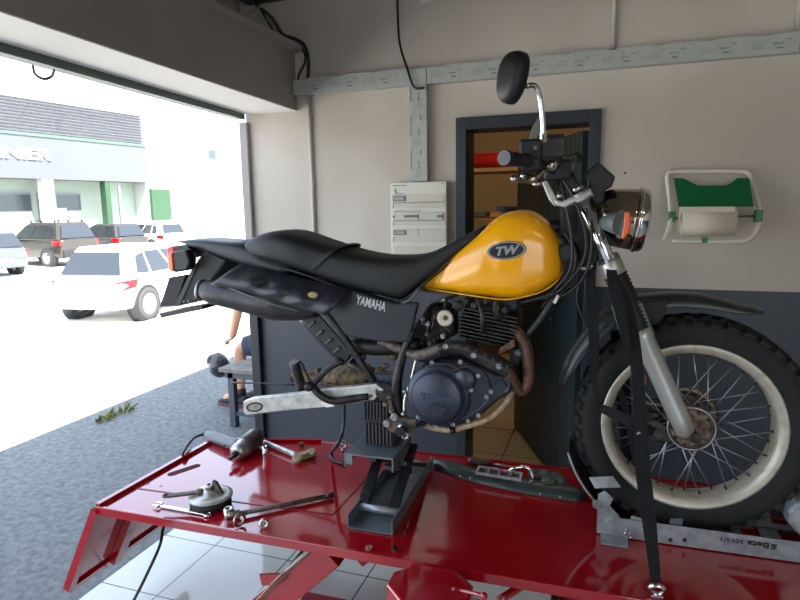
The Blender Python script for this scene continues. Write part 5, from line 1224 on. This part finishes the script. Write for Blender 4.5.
def simple(name, w, m, label, cat, at, group=None, **k):
    o = build(name, w, m, origin=tuple(at), **k); tag(o, label, cat, group); return o
c = T(265, 457); w = MB(); w.lathe(c, EZ, [(.013, 0), (.0135, .002), (.0125, .03), (.0115, .034), (.0115, .05), (.008, .05), (.0075, .03), (0, .03)], 24); simple('socket', w, 'chrome', 'upright chrome socket standing beside the impact wrench nose', 'socket', c)
# beige kick-lever
kl = empty('kick_lever', tuple(T(280, 450))); tag(kl, 'beige metal lever with a forked end lying across the back of the lift', 'lever')
A, B_ = T(262, 441, .014), T(298, 456, .014)
w = MB(); w.tube([A, A + (B_ - A) * .5, B_], [.010, .0115, .013], n=14); build('lever_arm', w, 'aluminium', kl)
w = MB(); w.cyl(T(298, 461, .004), T(297, 457, .03), .020, n=20); w.bar(T(296, 458, .018), T(314, 452, .018), .03, .026); w.cyl(T(313, 455, .002), T(312, 451, .034), .015, n=16); build('lever_fork', w, mat('fork_beige', (186, 170, 140), .5, .4, rgb2=(150, 130, 100), scale=60), kl, bevel=.003)
c = T(301, 446); w = MB(); w.cyl(c, c + EZ * .014, .013, n=6, smooth=False); simple('hex_nut', w, 'rusty_pipe', 'small brown nut behind the beige lever', 'nut', c)
# brake plate
bp_ = empty('brake_plate', tuple(T(210, 502))); tag(bp_, 'round brake backing plate with a cast boss lying near the lift front', 'brake plate')
C0 = T(211, 504); rB = (T(233, 498) - T(189, 501)).length / 2 * .96
w = MB(); w.lathe(C0, EZ, [(rB * .96, 0), (rB * .97, .03), (rB * .9, .03), (0, .03)], 44); build('brake_drum_ring', w, 'matt_black', bp_)
w = MB(); w.lathe(C0 + EZ * .031, EZ, [(rB * 1.04, 0), (rB * 1.04, .006), (rB * .85, .009), (rB * .4, .012), (rB * .3, .026), (0, .026)], 44); build('plate_disc', w, mat('pale_cast', (196, 200, 200), .35, .4, rgb2=(160, 150, 134), scale=30), bp_)
w = MB(); w.tube([C0 + EZ * .04, C0 + EZ * .065 + EU * .003], [.020, .015], n=18, sub=1); w.prism([C0 + EZ * .045 + EU * .005, C0 + EZ * .09 + EU * .012, C0 + EZ * .085 + EU * .026, C0 + EZ * .045 + EU * .05], EV * .012); build('boss', w, 'dusty_steel', bp_)
w = MB(); w.lathe(C0 + EZ * .063, EZ, [(.016, 0), (.016, .012), (.009, .012), (.009, .002)], 20); build('boss_bush', w, 'steel', bp_)
la, lb_ = T(200, 492, .05), T(168, 496, .045)
w = MB(); w.bar(la, lb_, .02, .008); w.torus(lb_ - EU * .008, EZ, .010, .0045, 18, 8); w.ball(la, (.018, .016, .012)); build('brake_arm', w, 'dusty_steel', bp_)
# spanner
sp_ = MB(); A, B_ = T(161, 506, .006), T(208, 514.5, .006); d = (B_ - A).normalized(); nn_ = d.cross(EZ).normalized()
sp_.bar(A, B_, .014, .005)
sp_.torus(B_, EZ, .011, .0048, 22, 8)
for s_ in (-1, 1): sp_.prism([A + nn_ * (s_ * .004), A + nn_ * (s_ * .017) - d * .002, A - d * .020 + nn_ * (s_ * .016), A - d * .030 + nn_ * (s_ * .009), A - d * .014 + nn_ * (s_ * .008)], EZ * .007)
simple('combination_spanner', sp_, 'chrome', 'bright combination spanner lying in front of the brake plate', 'spanner', A, bevel=.001)
# axle bolt, socket, washer
ax_ = empty('axle_bolt', tuple(T(280, 510))); tag(ax_, 'long dark axle bolt lying across the lift with a nut at its end', 'bolt')
A, B_ = T(238, 514, .016), T(333, 495, .012); d = (B_ - A).normalized()
w = MB(); w.cyl(A, B_, .0085, n=18); build('bolt_shaft', w, 'dusty_steel', ax_)
w = MB(); w.cyl(B_ - d * .03, B_ + d * .001, .0098, n=18); build('threaded_end', w, 'black_metal', ax_)
w = MB(); w.cyl(A - d * .012, A + d * .006, .0165, n=6, smooth=False); build('bolt_head', w, 'steel', ax_)
c = T(229, 518); w = MB(); w.lathe(c, EZ, [(.0155, 0), (.0165, .002), (.0165, .036), (.010, .036), (.009, .02), (0, .02)], 26); simple('socket', w, 'worn_chrome', 'dull steel socket standing beside the axle bolt head', 'socket', c)
c = T(240, 527, .0); w = MB(); w.torus(c + EZ * .026 + EV * .0, (EU * .9 - EV * .42), .019, .0055, 30, 8, flat=.5); simple('washer', w, 'worn_chrome', 'thick washer on edge leaning on the axle bolt', 'washer', c)
c = T(264, 528); w = MB(); w.torus(c + EZ * .015, (EU * .35 - EV * .85 + EZ * .25), .012, .0055, 26, 8); simple('spacer_ring', w, 'worn_chrome', 'small shiny spacer ring at the front edge of the lift', 'ring', c)
c = T(343, 452); w = MB(); w.torus(c + EZ * .036, (EU * .3 - EV * .9), .017, .005, 26, 8); w.cyl(c, c + EZ * .018, .007, n=14); simple('eye_bolt', w, 'steel', 'upright eye bolt at the back edge beside the jack', 'eye bolt', c)
for (x, y, m, l) in ((395, 549, 'dark_steel', 'tiny dark nut in front of the grey jack'), (369, 549, 'fork_beige', 'tiny beige washer left of the dark nut near the lift front')):
    c = T(x, y); w = MB(); w.lathe(c, EZ, [(.010, 0), (.010, .008), (.005, .008), (.005, .001)], 6 if m == 'dark_steel' else 16, smooth=False); simple('hex_nut' if m == 'dark_steel' else 'small_washer', w, m, l, 'nut' if m == 'dark_steel' else 'washer', c)
# hanging black hose from swingarm to table
w = MB(); w.tube([V(344, 405, .02), V(344, 420, .02), V(342, 434, .03), V(337, 445, .05), T(331.5, 452, .03), T(333, 460, .008), T(345, 464, .008)], [.006, .006, .007, .008, .008, .006], n=10, sub=5); simple('breather_hose', w, 'cable_black', 'black hose hanging from the swingarm onto the lift', 'hose', V(344, 405, .02))
# removed guard with tools on it
gd_ = empty('removed_fender', tuple(T(500, 488))); tag(gd_, 'long dark green-grey plastic fender strip lying flat on the lift', 'fender')
top_ = [(432, 462), (447, 461), (460, 464), (476, 469.5), (500, 474.5), (530, 479), (556, 484), (575, 489), (583, 492)]
bot_ = [(434, 468), (448, 474), (462, 478.5), (480, 483), (502, 488), (530, 494), (556, 498), (574, 500.5), (585, 501)]
w = MB(); R_ = []
for (a, b), (c, d) in zip(top_, bot_):
    p, q = T(a, b + 2), T(c, d + 1); m_ = (p + q) / 2; n_ = 9
    R_.append([p + (q - p) * (k / (n_ - 1)) + EZ * (.028 * (1 - abs(2 * k / (n_ - 1) - 1) ** 3) + .002) for k in range(n_)] + [p + (q - p) * (k / (n_ - 1)) + EZ * .0005 for k in reversed(range(n_))])
w.rings(R_); build('fender_shell', w, mat('old_plastic', (62, 70, 66), .38, rgb2=(44, 50, 48), scale=20), gd_)
w = MB()
for k, (x, y) in enumerate(((460, 476), (470, 478), (540, 494), (560, 497))): w.cyl(T(x, y, .02), T(x, y, .024), .004, n=8)
build('fender_rivet', w, 'steel', gd_)
ch = MB(); a_, b_ = T(478, 470, .035), T(521, 477, .035); d = (b_ - a_); ln = d.length; d.normalize(); nn_ = EV
for s_, zz in ((-.028, 0), (.028, 0)): ch.bar(a_ + EV * s_, b_ + EV * s_, .008, .012)
for k in range(5): c = a_ + d * (ln * k / 4); ch.bar(c - EV * .03, c + EV * .03, .010, .012)
simple('bracket_frame', ch, 'zinc', 'pale slotted metal bracket resting on the loose fender strip', 'bracket', a_, bevel=.002)
sd = empty('screwdriver', tuple(T(480, 462))); tag(sd, 'screwdriver with dark brown handle behind the loose fender strip', 'screwdriver')
w = MB(); w.tube([T(468, 461, .018), T(474, 461, .02), T(486, 463, .02), T(493, 464, .018)], [.010, .017, .017, .015, .008], n=16); build('handle', w, mat('handle_brown', (74, 48, 40), .4), sd)
w = MB(); w.cyl(T(493, 464, .018), T(521, 468, .014), .004, n=10); build('blade', w, 'steel', sd)
w = MB(); w.tube([T(508, 472, .03), T(514, 468, .05), T(524, 467, .055), T(531, 470, .05), T(533, 478, .03), T(531, 483, .03)], .006, n=10); simple('chrome_hook', w, 'chrome', 'chrome curved hook lying over the slotted bracket', 'hook', T(520, 470, .04))
w = MB()
gl = [(T(536, 474, .03), (.03, .028, .018)), (T(546, 475, .03), (.035, .03, .02)), (T(556, 477, .03), (.03, .028, .018)), (T(562, 481, .03), (.02, .03, .015)), (T(549, 481, .035), (.03, .02, .015))]
for c, r_ in gl: w.ball(c, r_)
o_ = simple('work_glove', w, mat('cloth_green', (74, 80, 66), .9, bump=.4, bscale=150), 'crumpled dark green work glove on the loose fender strip', 'glove', T(549, 478))
m_ = o_.modifiers.new('remesh', 'REMESH'); m_.mode = 'VOXEL'; m_.voxel_size = .006; m_.use_smooth_shade = True

# ================================================================ BENCH AND PERSON OUTSIDE
bn = empty('bench', (-2.3, 3.75, 0)); tag(bn, 'weathered low wooden bench outside the open garage door', 'bench')
zb_ = .455
w = MB()
for k in range(3):
    y0 = 3.58 + k * .135; w.wbox(-2.70 + .03 * k, -2.05, y0, y0 + .125, zb_ - .03, zb_)
build('seat_planks', w, 'bench_wood', bn, bevel=.003)
w = MB(); w.wbox(-2.66, -2.06, 3.60, 3.63, zb_ - .075, zb_ - .031); w.wbox(-2.62, -2.06, 3.93, 3.96, zb_ - .075, zb_ - .031); build('apron', w, mat('bench_metal', (72, 76, 82), .5), bn)
for x, y in ((-2.64, 3.6), (-2.58, 3.93), (-2.1, 3.6), (-2.1, 3.93)):
    w = MB(); w.wbox(x, x + .05, y, y + .05, 0, zb_ - .031); build('leg', w, 'bench_metal', bn, bevel=.003)
w = MB(); w.wbox(-2.59, -2.10, 3.61, 3.64, .09, .12); build('stretcher', w, 'bench_metal', bn)
w = MB(); w.wbox(-2.60, -2.3, 4.09, 4.4, 0, .40); stl = build('crate', w, 'grey_plastic', origin=(-2.46, 4.2, 0), bevel=.01); tag(stl, 'grey crate the seated person sits on behind the bench', 'crate')

def skin(name, joints, edges, parent, m, root=0, levels=2):
    me = bpy.data.meshes.new(name); inv = ROOTS[rootof(parent)]
    me.from_pydata([inv @ Vec(j[0]) for j in joints], edges, [])
    o = bpy.data.objects.new(name, me); COL.objects.link(o); o.parent = parent
    md = o.modifiers.new('skin', 'SKIN'); md.use_smooth_shade = True
    if not me.skin_vertices: me.attributes  # created with the modifier
    if len(me.skin_vertices) == 0:
        bpy.context.view_layer.objects.active = o
        try:
            with bpy.context.temp_override(object=o, active_object=o): bpy.ops.mesh.customdata_skin_add()
        except Exception as e: print('skin', e)
    for i, j in enumerate(joints):
        r = j[1]; r = r if isinstance(r, tuple) else (r, r)
        me.skin_vertices[0].data[i].radius = r; me.skin_vertices[0].data[i].use_root = (i == root)
    sb_ = o.modifiers.new('sub', 'SUBSURF'); sb_.levels = levels; sb_.render_levels = levels
    me.materials.append(MATS[m]); return o
ps = empty('person', (-2.5, 4.15, 0)); tag(ps, 'seated person in dark blue shorts and white shirt holding a helmet outside', 'person')
PY = 4.12
def W_(x, y, Y=PY): return ony(x, y, Y)
kn = W_(240, 347, 4.06); an_ = W_(241, 391, 4.04); hip = Vec((-2.45, 4.14, .56))
kn2 = kn + Vec((.05, .24, -.02)); an2 = an_ + Vec((.12, .24, 0))
sh_ = Vec((-2.62, 4.12, 1.0)); el = W_(239, 305, 4.0); hd0 = W_(232, 339, 3.95)
J = [(hip + Vec((0, .06, .02)), .13), (hip + Vec((-.04, .06, .2)), .12), (sh_ + Vec((.02, .06, -.02)), .13), (sh_ + Vec((-.04, .06, .10)), .055),
     (sh_ + Vec((-.07, .06, .17)), .075), (sh_ + Vec((-.08, .06, .27)), .085), (sh_ + Vec((-.07, .06, .33)), .06),
     (hip + Vec((0, -.03, 0)), .09), (kn, .058), (kn + (an_ - kn) * .35, .052), (an_, .034), (an_ + Vec((-.07, -.01, -.05)), .035), (an_ + Vec((-.16, -.02, -.07)), .03),
     (hip + Vec((0, .17, 0)), .09), (kn2, .058), (kn2 + (an2 - kn2) * .35, .052), (an2, .034), (an2 + Vec((-.07, 0, -.05)), .035), (an2 + Vec((-.16, 0, -.07)), .03),
     (sh_ + Vec((-.02, -.10, 0)), .055), (el, .046), (el + (hd0 - el) * .8, .034), (hd0, .030),
     (sh_ + Vec((-.02, .24, 0)), .055), (el + Vec((.02, .36, .0)), .038), (kn2 + Vec((-.02, 0, .08)), .028)]
E_ = [(0, 1), (1, 2), (2, 3), (3, 4), (4, 5), (5, 6), (0, 7), (7, 8), (8, 9), (9, 10), (10, 11), (11, 12), (0, 13), (13, 14), (14, 15), (15, 16), (16, 17), (17, 18), (2, 19), (19, 20), (20, 21), (21, 22), (2, 23), (23, 24), (24, 25)]
body = skin('body', J, E_, ps, 'skin')
fdir = (hd0 - el).normalized()
for k in range(4):
    b0 = hd0 + Vec((-.01, -.02 + .014 * k, 0)); l = (.034, .04, .038, .03)[k]
    skin('finger', [(hd0 + fdir * .0 + Vec((0, -.02 + .014 * k, 0)), .009), (b0 + Vec((-l, 0, -.008)), .0085), (b0 + Vec((-l - .012, 0, -.034)), .008), (b0 + Vec((-l + .008, 0, -.046)), .007)], [(0, 1), (1, 2), (2, 3)], body, 'skin', levels=1)
skin('thumb', [(hd0, .011), (hd0 + Vec((-.02, -.03, -.01)), .010), (hd0 + Vec((-.045, -.032, -.03)), .008)], [(0, 1), (1, 2)], body, 'skin', levels=1)
def sleeve(name, pts, rs, m, n=20):
    w = MB(); w.tube(pts, rs, n=n, sub=5); return build(name, w, m, ps)
sleeve('shorts', [hip + Vec((.02, -.02, .0)), hip + (kn - hip) * .5, kn + (hip - kn) * .12], [.12, .105, .08], 'shorts_blue')
sleeve('shorts', [hip + Vec((.02, .15, 0)), hip + Vec((0, .15, 0)) + (kn2 - hip - Vec((0, .15, 0))) * .5, kn2 + (hip - kn2) * .14], [.12, .105, .08], 'shorts_blue')
w = MB(); w.loft([(hip + Vec((-.12, .06, .0)), hip + Vec((.14, .06, -.02)), .17), (hip + Vec((-.16, .06, .2)), hip + Vec((.09, .06, .22)), .17), (sh_ + Vec((-.14, .06, -.02)), sh_ + Vec((.13, .06, -.02)), .20), (sh_ + Vec((-.07, .06, .08)), sh_ + Vec((.06, .06, .08)), .09)], p=2.4, lat=Vec((0, 1, 0))); build('shirt', w, 'shirt_white', ps)
sleeve('shirt_sleeve', [sh_ + Vec((0, -.09, 0)), sh_ + Vec((0, -.09, 0)) + (el - sh_ - Vec((0, -.09, 0))) * .85], [.075, .06], 'shirt_white')
sleeve('shirt_sleeve', [sh_ + Vec((0, .23, 0)), sh_ + Vec((0, .23, 0)) + (el + Vec((.02, .36, 0)) - sh_ - Vec((0, .23, 0))) * .6], [.075, .06], 'shirt_white')
w = MB(); hc_ = sh_ + Vec((-.055, .06, .265)); w.ball(hc_ + Vec((.012, 0, .022)), (.098, .084, .098)); build('hair', w, 'hair_dark', ps)
w = MB()
for s_ in (-1, 1): w.ball(hc_ + Vec((-.105, .032 * s_, 0)), (.008, .013, .009))
build('eyes', w, 'decal_black', ps)
w = MB(); w.ball(hc_ + Vec((-.115, 0, -.03)), (.02, .014, .022)); build('nose', w, 'skin', ps)
for a in (an_, an2):
    w = MB(); w.cyl(a + EZ * .0 + Vec((0, 0, -.05)), a + Vec((.0, 0, .025)), .045, .04, n=18); build('sock', w, 'matt_black', ps)
    w = MB(); fz = .018; g_ = Vec((a.x, a.y, 0))
    w.loft([(g_ + Vec((.06, 0, .085)), g_ + Vec((.06, 0, fz)), .035), (g_ + Vec((0, 0, .11)), g_ + Vec((0, 0, fz)), .045), (g_ + Vec((-.09, 0, .085)), g_ + Vec((-.09, 0, fz)), .048), (g_ + Vec((-.17, 0, .06)), g_ + Vec((-.17, 0, fz)), .045), (g_ + Vec((-.215, 0, .04)), g_ + Vec((-.215, 0, fz)), .025)], p=3, lat=Vec((0, 1, 0))); shoe = build('shoe', w, 'shoe_dark', ps)
    w = MB(); w.loft([(g_ + Vec((.066, 0, .022)), g_ + Vec((.066, 0, .001)), .035), (g_ + Vec((-.05, 0, .022)), g_ + Vec((-.05, 0, .001)), .052), (g_ + Vec((-.22, 0, .022)), g_ + Vec((-.22, 0, .001)), .03)], p=5, lat=Vec((0, 1, 0))); build('sole', w, 'sole_red', shoe)
# helmet hanging from the hand
hc_ = W_(219, 365, 3.95); he = empty('helmet', tuple(hc_)); tag(he, 'dark open-face helmet hanging from the seated person\'s hand', 'helmet')
w = MB(); w.ball(hc_, (.088, .088, .105), n=28, m=18, ax=(Vec((.94, 0, .34)), Vec((0, 1, 0)), Vec((-.34, 0, .94)))); build('shell', w, mat('helmet_dark', (46, 48, 54), .3, coat=.4), he)
w = MB(); w.ball(hc_ + Vec((-.03, 0, .035)), (.066, .078, .062)); build('visor', w, 'matt_black', he)
w = MB(); w.ball(hc_ + Vec((-.012, -.072, -.02)), (.035, .014, .022)); build('shell_decal', w, 'grey_plastic', he)
w = MB(); w.ribbon([hc_ + Vec((-.03, 0, .06)), hc_ + Vec((-.01, 0, .10)), hd0 + Vec((-.045, 0, -.03)), hd0 + Vec((-.035, 0, -.02))], .014, .003, (0, 1, 0)); build('chin_strap', w, 'matt_black', he)
# ================================================================ LIGHT
sun = bpy.data.lights.new('sun', 'SUN'); so = bpy.data.objects.new('sun', sun); COL.objects.link(so)
sun.energy = 20.0; sun.angle = math.radians(.6); sun.color = (1, .97, .92)
so.rotation_euler = Vec((-.50, .22, -.82)).to_track_quat('-Z', 'Y').to_euler()
W = bpy.data.worlds.new('world'); SC.world = W; W.use_nodes = True; nt = W.node_tree; bg = nt.nodes['Background']
sky = nt.nodes.new('ShaderNodeTexSky'); sky.sky_type = 'NISHITA'; sky.sun_disc = False; sky.sun_elevation = math.radians(55); sky.sun_rotation = math.radians(110)
sky.dust_density = 2.5; sky.air_density = 1.0
mx = nt.nodes.new('ShaderNodeMix'); mx.data_type = 'RGBA'; mx.inputs[0].default_value = .6; mx.inputs[7].default_value = (2.6, 3.0, 3.5, 1)
nt.links.new(sky.outputs[0], mx.inputs[6]); nt.links.new(mx.outputs[2], bg.inputs[0]); bg.inputs[1].default_value = 1.15
def fill_lamp(name, loc, size, energy, color=(1, .9, .78), label=''):
    r = empty(name, loc); tag(r, label, 'added light')
    x, y, z = loc; w = MB(); w.wbox(x - size[0] / 2, x + size[0] / 2, y - size[1] / 2, y + size[1] / 2, z, z + .06); build('housing', w, 'white_paint', r, bevel=.004)
    w = MB(); w.wbox(x - size[0] / 2 + .02, x + size[0] / 2 - .02, y - size[1] / 2 + .02, y + size[1] / 2 - .02, z - .02, z); build('fill_glow', w, mat(name + '_glow', (255, 222, 176), .5, emit=energy), r)
fill_lamp('added_fill_light', (-.5, 4.0, CZ - .08), (1.2, .2, 0), 24.0, label='added unseen glow panel brightening the back room')  # added out of view to brighten the room behind the door
fill_lamp('added_fill_light', (1.6, -.6, CZ - .08), (1.5, .22, 0), 16.0, label='added unseen glow panel brightening the workshop')  # added out of view as warm fill for the workshop
vs = SC.view_settings; vs.view_transform = 'Standard'; vs.look = 'None'; vs.exposure = 0.0; vs.gamma = 1.0; vs.use_curve_mapping = False
SC.cycles.max_bounces = 10; SC.cycles.diffuse_bounces = 6; SC.cycles.glossy_bounces = 5; SC.cycles.sample_clamp_indirect = 6
